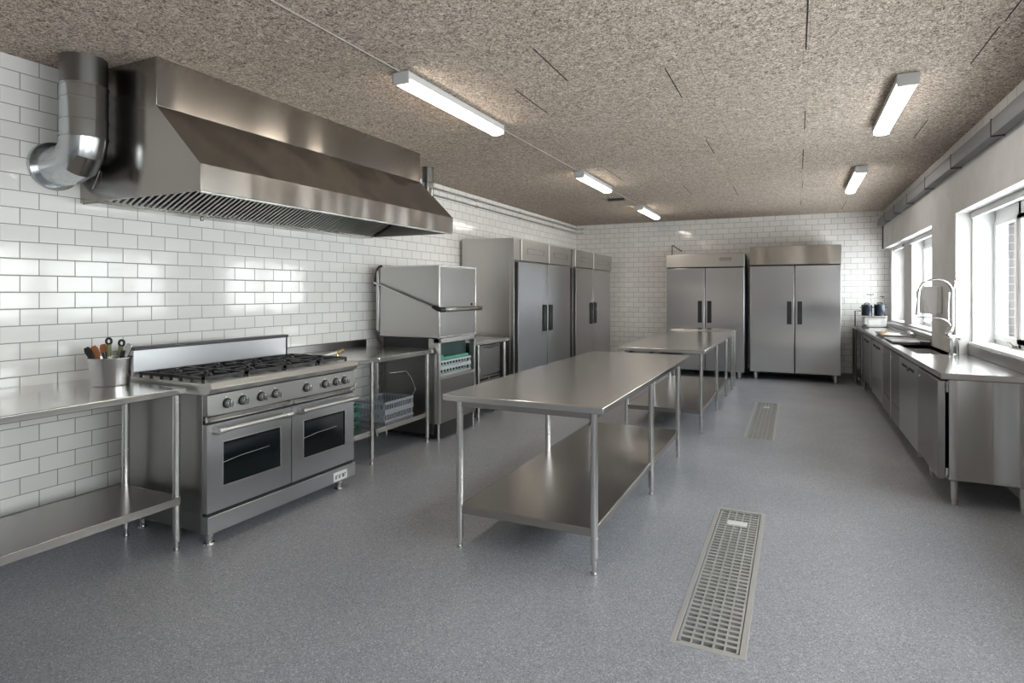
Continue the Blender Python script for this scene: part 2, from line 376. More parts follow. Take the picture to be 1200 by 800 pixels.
m.box(1.741, 1.85, 3.16, 3.69, .98, 2.3)
m.box(1.68, 1.80, 6.86, 6.95, .98, 2.28).box(1.70, 1.76, 10.16, 10.25, .98, 2.28)
struct(m.build('wall_outer', 'brick'))
# pipe in the far right corner
tag(MB().tube([(1.345, 11.84, 2.62), (1.345, 11.84, 2.235)], .014).build('conduit_pipe', 'bracket', org=(1.345, 11.84, 2.235)),
    'short dark vertical pipe in the far right corner below the cable tray', 'pipe')

def window(n, y0, y1, mull, z0=1.02, z1=HB):
    """frame in the plane x = XW"""
    w = bpy.data.objects.new('window_%d' % n, None); COL.objects.link(w); w.location = (XW, y0, z0); w['_o'] = (XW, y0, z0); struct(w)
    f = MB()
    f.box(XW, XW+.06, y0, y1, z0, z0+.055).box(XW, XW+.06, y0, y1, z1-.10, z1)
    for y in (y0, y1-.05): f.box(XW, XW+.06, y, y+.05, z0, z1)
    for y in mull: f.box(XW, XW+.06, y-.03, y+.03, z0, z1)
    f.build('window_frame', 'paint', w, bevel=.003)
    ys = [y0+.05] + [q for y in mull for q in (y-.03, y+.03)] + [y1-.05]
    for i in range(0, len(ys), 2):
        a, b = ys[i], ys[i+1]; s = MB()
        s.box(XW-.012, XW+.03, a, b, z0+.055, z0+.10).box(XW-.012, XW+.03, a, b, z1-.14, z1-.10)
        s.box(XW-.012, XW+.03, a, a+.045, z0+.10, z1-.14).box(XW-.012, XW+.03, b-.045, b, z0+.10, z1-.14)
        s.build('window_sash', 'paint', w, bevel=.003)
        MB().box(XW+.008, XW+.013, a+.04, b-.04, z0+.09, z1-.13).build('glass_pane', 'glass', w)
    MB().box(XS-.02, XW, y0, y1, z0-.002, z0+.022).build('window_sill', 'paint', w, bevel=.004)
    MB().box(1.46, 1.50, y0, y1, z1-.055, z1-.001).build('blind_track', 'fix', w, bevel=.003)
    return w
w1 = window(1, 3.75, 6.80, (6.12, 4.9))
MB().box(1.60, 1.635, 6.16, 6.20, 1.042, 1.062).tube([(1.615, 6.18, 1.06), (1.59, 6.18, 1.085), (1.58, 6.20, 1.085)], .006).build('window_catch', 'satin', w1)
window(2, 7.87, 10.10, (8.95,)); window(3, 10.68, 11.62, ()); window(4, .2, 3.1, (1.6,)); window(5, -2.7, -.4, (-1.5,))  # the last two are out of view, added to let in daylight
# white reveal lining of window 1 and 2
struct(box('trim_reveal', 'paint', (1.475, XW, 6.775, 6.80, 1.04, HB)))
struct(box('trim_reveal', 'paint', (1.495, XW, 10.075, 10.10, 1.04, HB)))
for i, (a, b) in enumerate(rw):
    w = bpy.data.objects.new('window_%d' % (6+i), None); COL.objects.link(w); w.location = (a, YF, zs); w['_o'] = (a, YF, zs); struct(w)
    f = MB()
    f.box(a, b, YF-.08, YF-.02, zs, zs+.06).box(a, b, YF-.08, YF-.02, zt-.06, zt).box(a, a+.06, YF-.08, YF-.02, zs, zt).box(b-.06, b, YF-.08, YF-.02, zs, zt).box((a+b)/2-.03, (a+b)/2+.03, YF-.08, YF-.02, zs, zt)
    f.build('window_frame', 'paint', w, bevel=.003)
    MB().box(a+.05, b-.05, YF-.055, YF-.05, zs+.05, zt-.05).build('glass_pane', 'glass', w)

# baseboards (coved, grey)
struct(MB().prism([(YB, 0), (YB-.022, 0), (YB-.012, .02), (YB-.010, .09), (YB, .09)], 'x', XL, XR+.1).build('baseboard_back', 'base'))
struct(MB().prism([(XL, 0), (XL+.022, 0), (XL+.012, .02), (XL+.010, .09), (XL, .09)], 'y', YF, YB).build('baseboard_left', 'base'))

# ------------------------------------------------------------------ floor drains
def drain(d, nrow, label):
    x0, x1, y0, y1 = d
    t = thing('floor_drain', (x0, y0, 0), label, 'drain', 'floor drains')
    w = .027
    f = MB()
    for b in ((x0, x0+w, y0, y1), (x1-w, x1, y0, y1), (x0+w, x1-w, y0, y0+w), (x0+w, x1-w, y1-w, y1)): f.box(*b, -.05, .002)
    f.build('drain_frame', 'grate', t, bevel=.001)
    c = MB(); c.box(x0, x1, y0, y1, -.17, -.16)
    for b in ((x0, x0+.004, y0, y1), (x1-.004, x1, y0, y1), (x0, x1, y0, y0+.004), (x0, x1, y1-.004, y1)): c.box(*b, -.16, -.05)
    c.build('drain_channel', 'void', t)
    g = MB(); a0, a1, b0, b1 = x0+w+.004, x1-w-.004, y0+w+.004, y1-w-.004; br = .010
    for b in ((a0, a0+br, b0, b1), (a1-br, a1, b0, b1), (a0, a1, b0, b0+br), (a0, a1, b1-br, b1)): g.box(*b, -.026, -.002)
    iw = (a1-a0-2*br)
    for k in range(1, 5):
        x = a0+br+iw*k/5; g.box(x-.004, x+.004, b0+br, b1-br, -.026, -.002)
    p = (b1-b0-2*br)/nrow
    for k in range(1, nrow):
        y = b0+br+p*k; wd = p*.42 if k % (nrow//5) else p*.55; g.box(a0+br, a1-br, y-wd/2, y+wd/2, -.026, -.003)
    g.build('drain_grate', 'grate', t)
    return t
d = drain(D1, 40, 'long steel slotted floor drain nearest the camera, right of the big prep table')
MB().box(-.40, -.28, 4.09, 4.16, -.003, .0015).build('name_plate', 'white_pl', d, bevel=.001)
d = drain(D2, 50, 'steel slotted floor drain farther away, in front of the back wall fridges')
MB().box(-.38, -.30, 8.40, 8.50, -.003, .0015).build('name_plate', 'white_pl', d, bevel=.001)

# ------------------------------------------------------------------ tables
def leg_mb(x, y, z1, r=.021, foot=.055):
    m = MB(); m.cyl((x, y, foot), (x, y, z1), r); m.cyl((x, y, .006), (x, y, foot+.01), r*.62); m.cyl((x, y, 0), (x, y, .012), r*.85)
    return m
def table(name, label, x0, x1, y0, y1, zt, ys, inset=.07, th=.038, shz=.25, shx=None, shy=None, apron=True, lx=None, cat='table', group=None):
    t = thing(name, ((x0+x1)/2, (y0+y1)/2, 0), label, cat, group)
    MB().box(x0, x1, y0, y1, zt-th, zt).build('tabletop', 'steel_top', t, bevel=.005, seg=3)
    la, lb = lx if lx else (x0+inset+.03, x1-inset)
    if apron:
        a = MB(); z0, z1 = zt-th-.035, zt-th
        a.box(la-.01, la+.01, ys[0], ys[-1], z0, z1).box(lb-.01, lb+.01, ys[0], ys[-1], z0, z1)
        for y in ys: a.box(la, lb, y-.01, y+.01, z0, z1)
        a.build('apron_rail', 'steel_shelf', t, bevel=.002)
    for y in ys:
        for x in (la, lb): leg_mb(x, y, zt-th).build('leg', 'tube', t)
    if shz:
        sx0, sx1 = shx if shx else (la, lb); sy0, sy1 = shy if shy else (ys[0], ys[-1])
        s = MB(); s.box(sx0, sx1, sy0, sy1, shz-.006, shz)
        s.box(sx0-.006, sx0, sy0, sy1, shz-.045, shz).box(sx1, sx1+.006, sy0, sy1, shz-.045, shz).box(sx0, sx1, sy0-.006, sy0, shz-.045, shz).box(sx0, sx1, sy1, sy1+.006, shz-.045, shz)
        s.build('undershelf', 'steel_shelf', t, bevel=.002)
    return t
t = table('prep_table', 'large stainless prep table with undershelf in the middle of the room, nearest the camera', -1.88, -.90, 3.0, 5.86, .90, (3.05, 4.44, 5.56), lx=(-1.79, -.965), shz=.245)
# underside drawer runners seen below the near edge
MB().box(-1.25, -1.0, 3.35, 3.45, .815, .835).build('runner', 'gap', t)
t = table('prep_table', 'second stainless prep table with undershelf, behind the large one and in front of the fridges', -1.77, -.84, 6.42, 9.62, .90, (6.56, 7.95, 9.10), lx=(-1.70, -.90), shz=.25)
MB().box(-1.33, -1.10, 6.47, 6.60, .82, .84).build('runner', 'gap', t)
for x in (-1.64, -1.42): MB().cyl((x, 6.50, .86), (x, 6.50, .83), .012).build('bolt', 'gap', t)
table('prep_table', 'short stainless table at the far end behind the second prep table', -1.84, -.84, 9.66, 10.22, .915, (9.74, 10.14), lx=(-1.76, -.88), shz=None)

# left worktable, near the camera (its left end is outside the picture)
table('work_table', 'stainless work table with undershelf along the left wall, left of the range', -4.13, -3.22, -.2, 2.335, .942, (-.1, 2.295), lx=(-3.72, -3.25), shx=(-3.76, -3.225), shy=(-.15, 2.30), shz=.315, apron=False)

# dish table right of the range
t = thing('dish_table', (-3.7, 4.4, 0), 'stainless table with undershelf between the range and the hood dishwasher', 'table')
m = MB(); m.box(-4.13, -3.29, 3.675, 4.205, .89, .93); m.build('tabletop', 'steel_top', t, bevel=.004)
m = MB(); m.box(-4.13, -3.28, 4.209, 5.075, .885, .93); m.build('tabletop', 'steel_top', t, bevel=.004)
MB().box(-4.143, -4.125, 3.675, 5.075, .93, 1.0).build('backsplash', 'steel_dark', t, bevel=.003)
for y in (4.165, 5.03):
    for x in (-3.33, -3.95): leg_mb(x, y, .89, .02).build('leg', 'tube', t)
for (a, b) in ((3.70, 4.19), (4.22, 5.03)):
    s = MB(); s.box(-3.98, -3.33, a, b, .292, .298).box(-3.334, -3.328, a, b, .252, .298).box(-3.986, -3.98, a, b, .252, .298); s.build('undershelf', 'steel_shelf', t, bevel=.002)

# small table before the fridges, dishwasher cabinet under it
t = thing('side_table', (-3.6, 6.35, 0), 'small stainless table between the hood dishwasher and the tall fridges', 'table')
MB().box(-4.12, -3.30, 5.90, 6.86, .885, .925).build('tabletop', 'steel_top', t, bevel=.004)
for y in (6.13, 6.82):
    for x in (-3.35, -4.05): leg_mb(x, y, .885, .020).build('leg', 'tube', t)
t = thing('undercounter_dishwasher', (-3.65, 6.47, 0), 'grey undercounter dishwasher below the small table beside the tall fridges', 'dishwasher')
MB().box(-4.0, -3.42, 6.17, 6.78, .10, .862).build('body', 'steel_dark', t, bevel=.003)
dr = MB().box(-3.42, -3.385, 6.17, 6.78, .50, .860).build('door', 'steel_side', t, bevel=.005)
MB().tube([(-3.38, 6.33, .835), (-3.372, 6.42, .835), (-3.372, 6.46, .822), (-3.372, 6.50, .822), (-3.372, 6.54, .835), (-3.38, 6.72, .835)], .005).build('door_handle', 'gap', dr)
MB().box(-3.386, -3.380, 6.21, 6.235, .55, .60).build('indicator', 'white_pl', dr)
p = MB().box(-3.42, -3.39, 6.17, 6.78, .10, .485).build('lower_panel', 'steel_side', t, bevel=.004)
m = MB()
m.box(-3.391, -3.386, 6.2, 6.46, .44, .465).box(-3.391, -3.386, 6.5, 6.76, .44, .465)
m.build('vent', 'gap', p)
for y in (6.22, 6.73): 
    for x in (-3.46, -3.95): MB().cyl((x, y, 0), (x, y, .10), .02).build('leg', 'black', t)

# ------------------------------------------------------------------ range
RY0, RY1, RX = 2.376, 3.664, -3.10
t = thing('gas_range', (-3.48, 3.02, 0), 'wide stainless gas range with two ovens and eight knobs under the hood', 'range')
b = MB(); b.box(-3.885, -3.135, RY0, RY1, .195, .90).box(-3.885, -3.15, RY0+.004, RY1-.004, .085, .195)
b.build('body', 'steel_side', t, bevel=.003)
MB().prism([(-3.885, .895), (-3.125, .895), (-3.085, .905), (-3.055, .938), (-3.07, .968), (-3.11, .972), (-3.12, .962), (-3.885, .962)], 'y', RY0, RY1).build('cooktop', 'satin', t, bevel=.002)
MB().box(RX-.03, RX+.008, RY0, RY1, .772, .897).build('control_panel', 'steel_side', t, bevel=.002)
MB().box(-3.84, -3.79, RY0+.01, RY1-.02, .96, 1.13).build('backguard', 'steel_range', t, bevel=.002)
MB().box(-3.845, -3.770, RY0+.005, RY1-.015, 1.13, 1.152).box(-3.80, -3.785, RY1-.024, RY1-.012, .96, 1.13).build('backguard_trim', 'black', t, bevel=.003)
MB().box(-3.15, RX+.012, RY0, RY1, .082, .186).build('kick_panel', 'steel_range', t, bevel=.003)
bd = MB().box(RX+.012, RX+.016, 3.42, 3.565, .092, .158).build('badge', 'white_pl', t, bevel=.001)
m = MB(); y = 3.435
for i, w_ in enumerate((.006, .016, .006, .018, .014, .018)):
    if i % 2 == 0: m.box(RX+.016, RX+.0175, y, y+w_, .108, .136)
    else: m.box(RX+.016, RX+.0175, y, y+.005, .108, .136).box(RX+.016, RX+.0175, y, y+w_*.8, .130, .136)
    y += w_+.008
m.build('lettering', 'label', bd)
MB().box(RX-.03, RX-.012, RY0, RY1, .186, .200).box(RX-.03, RX-.012, RY0, RY1, .724, .75).build('shadow_gap', 'gap', t)
# chrome drip rail, one for each oven
for (a, b_) in ((RY0, 3.03), (3.034, RY1)):
    m = MB(); n = 14; pts = []
    for i in range(n+1):
        u = i/n; y = a+(b_-a)*u; bul = .020*math.sin(PI*u)**.5 if 0 < u < 1 else 0
        pts.append((y, bul))
    for (p0, p1) in zip(pts[:-1], pts[1:]):
        (ya, ba), (yb, bb) = p0, p1
        q0 = [(RX-.01, .738), (RX+.006+ba, .738), (RX+.012+ba, .750), (RX+.006+ba, .768), (RX-.01, .772)]
        q1 = [(RX-.01, .738), (RX+.006+bb, .738), (RX+.012+bb, .750), (RX+.006+bb, .768), (RX-.01, .772)]
        v0 = [m.bm.verts.new((p[0], ya, p[1])) for p in q0]; v1 = [m.bm.verts.new((p[0], yb, p[1])) for p in q1]
        for i in range(5): m.bm.faces.new((v0[i], v1[i], v1[(i+1) % 5], v0[(i+1) % 5]))
        if ya == a: m.bm.faces.new(v0)
        if yb >= b_-1e-6: m.bm.faces.new(v1)
    bmesh.ops.remove_doubles(m.bm, verts=m.bm.verts, dist=1e-5)
    m.build('trim_rail', 'chrome', t)
def oven_door(a, b_, wa, wb, hl, hr):
    z0, z1, w0, w1_ = .203, .722, .342, .602
    d = MB(); x0, x1 = -3.132, RX
    d.box(x0, x1, a, wa, z0, z1).box(x0, x1, wb, b_, z0, z1).box(x0, x1, wa, wb, z0, w0).box(x0, x1, wa, wb, w1_, z1)
    bmesh.ops.remove_doubles(d.bm, verts=d.bm.verts, dist=1e-6)
    do = d.build('oven_door', 'steel_range', t)
    MB().box(x0+.004, x1-.006, wa, wb, w0, w1_).build('oven_window', 'oven_glass', do)
    f = MB(); e = .006
    f.box(x1-.006, x1+.003, wa-e, wa, w0-e, w1_+e).box(x1-.006, x1+.003, wb, wb+e, w0-e, w1_+e).box(x1-.006, x1+.003, wa, wb, w0-e, w0).box(x1-.006, x1+.003, wa, wb, w1_, w1_+e)
    f.build('window_trim', 'steel', do, bevel=.001)
    # oven rack line showing through the glass
    MB().tube([(x1-.0055, wa+.0, .478), (x1-.0055, wa+(wb-wa)*.3, .492), (x1-.0055, wa+(wb-wa)*.8, .497)], .0018, seg=6).build('oven_rack', 'satin', do)
    h = MB(); x = RX+.052; z = .686
    h.cyl((x, hl, z), (x, hr, z), .0125, seg=18)
    for y in (hl, hr):
        s = 1 if y == hl else -1
        h.tube([(x1-.002, y+s*.005, z-.01), (x-.012, y+s*.004, z-.008), (x, y+s*.012, z)], [.021, .020, .0165], seg=14)
        h.cyl((x, y-s*.014, z), (x, y+s*.04, z), .0185, .0165, seg=18)
    h.build('oven_handle', 'satin', do)
    return do
oven_door(RY0+.004, 3.024, 2.489, 2.928, 2.43, 2.965)
oven_door(3.030, RY1-.004, 3.138, 3.558, 3.09, 3.625)
for y in (2.509, 2.622, 2.763, 2.881, 3.156, 3.339, 3.452, 3.545):
    z = .833; x = RX+.008
    k = MB().cyl((x, y, z), (x+.008, y, z), .031, .029, seg=24).build('knob', 'black', t)
    MB().cyl((x+.007, y, z), (x+.034, y, z), .0235, .0205, seg=24).box(x+.03, x+.046, y-.006, y+.006, z-.021, z+.021).build('knob_cap', 'chrome', k, bevel=.0015)
    MB().cyl((x, y-.006, z+.037), (x+.002, y-.006, z+.037), .004, seg=10).build('knob_mark', 'white_pl', k)
for y in (RY0+.065, RY1-.105):
    for x in (-3.16, -3.78):
        MB().cyl((x, y, 0), (x, y, .008), .034, .030, seg=20).cyl((x, y, .006), (x, y, .09), .021, .026, seg=20).build('leg', 'tube', t)
# grates: four sections, each with two burners
gx0, gx1 = -3.745, -3.155; gw = (RY1-RY0-.03)/4
for k in range(4):
    a = RY0+.015+gw*k+.004; b_ = a+gw-.008; g = MB(); z0, z1 = .980, .998
    w = .013
    for bb in ((gx0, gx1, a, a+w), (gx0, gx1, b_-w, b_), (gx0, gx0+w, a, b_), (gx1-w, gx1, a, b_), ((gx0+gx1)/2-w/2, (gx0+gx1)/2+w/2, a, b_)):
        g.box(*bb, z0, z1)
    for x in (gx0, gx0+.1, gx0+.2, (gx0+gx1)/2-.006, gx1-.21, gx1-.11, gx1-w):
        for y in (a, b_-w): g.box(x, x+w, y, y+w, .962, z0)
    yc = (a+b_)/2
    for xc in (gx0+.150, gx1-.150):
        for j in range(6):
            an = PI/6+j*PI/3; r0, r1 = .035, .125
            x1_, y1_ = xc+r1*math.cos(an), yc+r1*math.sin(an)
            y1_ = min(max(y1_, a+.006), b_-.006)
            p0 = Vector((xc+r0*math.cos(an), yc+r0*math.sin(an), .992)); p1 = Vector((x1_, y1_, .989))
            d_ = (p1-p0).normalized(); n_ = Vector((-d_.y, d_.x, 0))*.0055
            vs = []
            for zz in (-.010, .012):
                for p in (p0-n_, p0+n_, p1+n_, p1-n_): vs.append(g.bm.verts.new((p.x, p.y, p.z+zz)))
            for q in ((0,1,2,3),(7,6,5,4),(0,4,5,1),(1,5,6,2),(2,6,7,3),(3,7,4,0)): g.bm.faces.new([vs[i] for i in q])
    g.build('grate', 'iron', t)
    for xc in (gx0+.150, gx1-.150):
        MB().lathe([(0, .0), (.055, .0), (.05, .012), (.034, .014), (.034, .020), (.028, .024), (0, .025)], (xc, yc, .962)).build('burner', 'iron', t)

# ------------------------------------------------------------------ extractor hood
HY0, HY1 = 2.268, 4.995
t = thing('extractor_hood', (-3.6, 3.6, 2.07), 'large stainless extractor hood above the range', 'range hood')
xf, xb = -3.008, -3.39
m = MB(); th = .012
# shell: side cheeks, front lip, slope, upper box; open below
prof = [(XL+.003, 2.07), (xf, 2.07), (xf, 2.222), (xb, 2.60), (XL+.003, 2.60)]
m.prism(prof, 'y', HY0, HY0+th); m.prism(prof, 'y', HY1-th, HY1)
m.box(xf-th, xf, HY0+th, HY1-th, 2.07, 2.222)
m.prism([(xf, 2.222), (xb, 2.60), (xb-.015, 2.60), (xf-th, 2.215)], 'y', HY0+th, HY1-th)
m.build('canopy', 'steel_hood', t, bevel=.0015)
MB().box(XL+.003, xb, HY0, HY1, 2.600, ZC-.001).build('plenum_box', 'steel_hood', t, bevel=.002)
# underside: back gutter, sloping filter bank of slats
MB().box(-4.14, -3.97, HY0+th, HY1-th, 2.062, 2.085).box(-3.98, -3.965, HY0+th, HY1-th, 2.062, 2.10).cyl((-4.03, 3.05, 2.06), (-4.03, 3.05, 2.035), .012).build('gutter', 'steel_hood', t, bevel=.001)
MB().box(xf-.03, xf-th, HY0+th, HY1-th, 2.062, 2.078).build('lip_return', 'satin', t, bevel=.001)
fa = Vector((-3.955, 0, 2.075)); fb = Vector((-3.27, 0, 2.40))
dv = (fb-fa); dn = Vector((-dv.z, 0, dv.x)).normalized()
nm = 5; fw = (HY1-HY0-.10)/nm
for k in range(nm):
    a = HY0+.05+fw*k
    q = MB(); n = 13
    pitch = fw/n
    for i in range(n):
        y = a+pitch*(i+.5)
        P4 = [fa-dn*.0, fb-dn*.0, fb+dn*.02, fa+dn*.02]
        q.prism([(p.x, p.z) for p in P4], 'y', y-pitch*.20, y+pitch*.20)
    fo = q.build('baffle_filter', 'satin', t)
MB().prism([(p.x, p.z) for p in (fa+dn*.035, fb+dn*.035, fb+dn*.05, fa+dn*.05)], 'y', HY0+th, HY1-th).build('filter_backing', 'gap', t)
# lit seam marks and small cables by the duct
MB().tube([(-3.93, HY0-.004, 2.26), (-3.95, HY0-.012, 2.20), (-4.0, HY0-.006, 2.15)], .004, sub=2).build('cable', 'tube', t)

def duct(name, label, cx, cy, zt, ze, r, wallr, seg=40):
    t = thing(name, (cx, cy, ze), label, 'duct')
    MB().cyl((cx, cy, zt-.17), (cx, cy, zt), r*.985, seg=seg).build('upper_sleeve', 'steel_dark', t)
    m = MB(); m.cyl((cx, cy, ze+r*1.15), (cx, cy, zt-.17), r, seg=seg); m.build('pipe', 'galv', t)
    m = MB()
    for z in (zt-.17, zt-.245, ze+r*1.15+.10, ze+r*1.15):
        m.lathe([(r*.99, -.006), (r*1.035, -.004), (r*1.035, .004), (r*.99, .006)], (cx, cy, z), seg)
    m.build('seam_band', 'galv', t)
    # segmented elbow turning into the wall
    R = r*1.15; m = MB(); cxx = cx-R; pts = []
    for i in range(4):
        an = i/3*PI/2; pts.append((cxx+R*math.cos(an), cy, ze+R-R*math.sin(an)))
    pts = [(cx, cy, ze+R+.02)] + pts 
    pts.append((XL+.004, cy, ze))
    m.tube(pts, r, seg=seg); m.build('elbow', 'galv', t, ang=20)
    f = MB(); f.cyl((XL+.002, cy, ze), (XL+.03, cy, ze), wallr, wallr*.985, seg=seg); f.build('wall_flange', 'galv', t, bevel=.004)
    return t
duct('exhaust_duct', 'fat metal duct elbow at the left end of the hood, running up to the ceiling', -3.83, 2.118, ZC-.001, 2.275, .122, .148)
duct('exhaust_duct', 'thin metal duct rising behind the right end of the hood', -3.70, 5.60, ZC-.001, 2.32, .063, .085)

# twin conduits on the left wall
for z, lab in ((2.815, 'upper thin conduit pipe running along the left wall below the ceiling'), (2.725, 'lower thin conduit pipe running along the left wall below the ceiling')):
    m = MB(); m.tube([(-4.12, 5.1, z), (-4.12, 11.72, z), (-4.12, 11.80, z), (-4.05, 11.84, z), (-3.97, 11.84, z)], .011, sub=1)
    for y in (6, 7.5, 9, 10.5): m.box(-4.147, -4.105, y-.012, y+.012, z-.016, z+.016)
    tag(m.build('conduit_pipe', 'satin', org=(-4.12, 8.4, z)), lab, 'pipe')

# ------------------------------------------------------------------ hood dishwasher
DX, DY0, DY1 = -3.235, 5.10, 5.86
t = thing('hood_dishwasher', (-3.6, 5.47, 0), 'tall stainless pass-through hood dishwasher with a bar handle at the end of the dish table', 'dishwasher')
MB().box(-3.97, DX, DY0, DY1, 1.035, 1.772).build('hood', 'steel', t, bevel=.006)
MB().box(DX, DX+.004, DY0+.02, DY1-.02, 1.05, 1.755).build('hood_front_shade', 'steel_side', t, bevel=.001)  # added plate, its darker steel puts shade on the hood's bright front
m = MB(); m.box(-3.975, DX+.006, DY0-.004, DY1+.004, 1.762, 1.776).box(DX-.006, DX+.007, DY0-.004, DY0+.012, 1.035, 1.77).box(DX-.006, DX+.007, DY1-.012, DY1+.004, 1.035, 1.77).box(DX-.02, DX+.006, DY0, DY1, 1.028, 1.045)
m.build('hood_edge', 'steel_top', t, bevel=.002)
# lower machine
m = MB()
m.box(-3.36, DX+.002, DY0, DY0+.035, .17, 1.03).box(-3.30, DX+.002, DY1-.03, DY1, .17, 1.03)
m.box(-3.30, DX+.002, DY0, DY1, .985, 1.03).box(-3.30, DX+.002, DY0+.03, DY1-.03, .615, .645)
m.build('front_frame', 'steel', t, bevel=.002)
MB().box(-3.30, DX-.006, DY0+.035, DY1-.03, .17, .615).build('front_panel', 'steel_side', t, bevel=.002)
MB().box(-3.93, -3.30, DY0+.002, DY1-.01, .06, .64).box(-3.93, -3.36, DY0+.004, DY1-.01, .64, .93).build('body', 'steel_dark', t, bevel=.002)
m = MB(); m.box(-3.93, -3.36, DY0+.02, DY1-.02, .935, 1.03).box(-3.36, -3.30, DY0+.04, DY0+.05, .65, .98)
m.build('wash_chamber', 'black', t)
MB().box(-3.355, -3.345, DY0+.04, DY1-.03, .645, .985).build('window_back', 'greenglass', t)
MB().box(-3.90, DX-.012, DY0+.04, DY1-.01, .02, .165).build('plinth', 'black', t, bevel=.003)
m = MB()
for y in (DY0+.02, DY1-.03):
    MB().cyl((DX-.02, y, 0), (DX-.02, y, .17), .014).build('leg', 'tube', t)
    MB().cyl((-3.90, y, 0), (-3.90, y, .17), .014).build('leg', 'tube', t)
# handle: side arms and front bar
h = MB(); zb = 1.325; xo = DX+.10
h.tube([(-4.03, DY0-.03, 1.60), (-3.98, DY0-.03, 1.59), (DX+.0, DY0-.035, zb+.01)], .011)
h.tube([(-4.03, DY1+.03, 1.60), (-3.98, DY1+.03, 1.59), (DX+.0, DY1+.03, zb+.01)], .011)
h.cyl((-4.03, DY0-.03, 1.60), (-4.03, DY1+.03, 1.60), .009)
h.build('lift_arm', 'chrome', t)
MB().tube([(DX-.05, DY0-.036, zb+.03), (DX+.01, DY0-.036, zb+.005), (DX+.05, DY0-.03, zb), (DX+.07, DY0+.0, zb)], [.018, .024, .026, .026]).build('arm_grip', 'black', t)
MB().tube([(DX+.045, DY0-.03, zb), (DX+.07, DY0+.01, zb), (DX+.07, DY1-.01, zb), (DX+.045, DY1+.03, zb), (DX-.03, DY1+.03, zb+.01)], .024, sub=1).build('handle_bar', 'steel_side', t)
MB().cyl((DX, DY1-.10, 1.37), (DX+.016, DY1-.10, 1.37), .011).build('button', 'black', t)
# rear column with hose
MB().box(-4.01, -3.975, DY0-.012, DY0+.03, 1.08, 1.73).build('rear_column', 'satin', t, bevel=.005)
MB().tube([(-3.94, DY0-.005, 1.775), (-3.99, DY0-.005, 1.765), (-4.02, DY0-.005, 1.70), (-4.03, DY0-.005, 1.62), (-4.03, DY0-.005, 1.56)], .012, sub=2).build('hose', 'hose', t)
MB().tube([(-4.0, DY0-.005, 1.10), (-3.995, DY0-.005, 1.02), (-3.95, DY0-.012, .965), (-3.94, DY0-.012, .945)], .013, sub=2).build('hose', 'hose', t)

def rack(name, label, x0, x1, y0, y1, z0, h, mat, rib=.06, cat='rack'):
    m = MB(); w = .008
    bands = ((z0, z0+h*.10), (z0+h*.38, z0+h*.62), (z0+h*.88, z0+h))
    for (a, b) in bands:
        m.box(x0, x1, y0, y0+w, a, b).box(x0, x1, y1-w, y1, a, b).box(x0, x0+w, y0, y1, a, b).box(x1-w, x1, y0, y1, a, b)
    y = y0
    while y < y1-.01:
        for x in (x0+.001, x1-w): m.box(x, x+w*.8, y, y+.010, z0, z0+h)
        y += rib
    x = x0
    while x < x1-.01:
        for yy in (y0+.001, y1-w): m.box(x, x+.010, yy, yy+w*.8, z0, z0+h)
        x += rib
    for k in range(1, 6):
        m.box(x0+(x1-x0)*k/6-.003, x0+(x1-x0)*k/6+.003, y0, y1, z0, z0+.008)
    for k in range(1, 8):
        m.box(x0, x1, y0+(y1-y0)*k/8-.003, y0+(y1-y0)*k/8+.003, z0, z0+.008)
    o = m.build(name, mat, org=((x0+x1)/2, (y0+y1)/2, z0))
    return tag(o, label, cat)
o = rack('dish_rack', 'pale slatted dish rack inside the hood dishwasher opening', -3.342, -3.262, DY0+.06, DY1-.05, .647, .15, 'rack')
o = MB().prism([(DY0+.07, .80), (DY0+.10, .855), (DY0+.14, .858), (DY0+.16, .83), (DY1-.10, .83), (DY1-.07, .80)], 'x', -3.335, -3.275).build('dish_tray', 'green', org=(-3.3, DY0+.3, .80), bevel=.004)
tag(o, 'green plastic tray resting on the rack in the hood dishwasher', 'tray')
o = rack('dish_rack', 'blue-grey slatted dish rack on the undershelf between range and dishwasher', -3.78, -3.405, 4.44, 4.90, .299, .185, 'rackblue', .035)
r = MB().tube([(-3.42, 4.905, .31), (-3.42, 4.908, .49), (-3.42, 4.96, .53), (-3.42, 4.90, .64), (-3.42, 4.80, .735), (-3.42, 4.55, .745)], .006)
r.tube([(-3.77, 4.43, .48), (-3.78, 4.45, .56), (-3.78, 4.50, .64)], .005, sub=1)
r.build('wire_handle', 'tube', o)
o = rack('dish_rack', 'green dish rack on the undershelf beside the range, partly behind the table leg', -3.90, -3.62, 4.07, 4.37, .299, .17, 'green')

# brass spray nozzle on the dish table
t = thing('spray_nozzle', (-3.68, 4.1, .93), 'small cream and brass spray nozzle lying on the table beside the range grates', 'nozzle')
MB().tube([(-3.63, 3.88, .955), (-3.655, 4.0, .962), (-3.67, 4.10, .965)], [.006, .009, .011]).build('handle', 'white_pl', t)
MB().cyl((-3.67, 4.10, .965), (-3.675, 4.14, .966), .014).cyl((-3.675, 4.12, .930), (-3.675, 4.12, .965), .010).tube([(-3.675, 4.14, .966), (-3.685, 4.19, .975), (-3.69, 4.21, .975)], [.012, .012, .016]).build('head', 'brass', t)

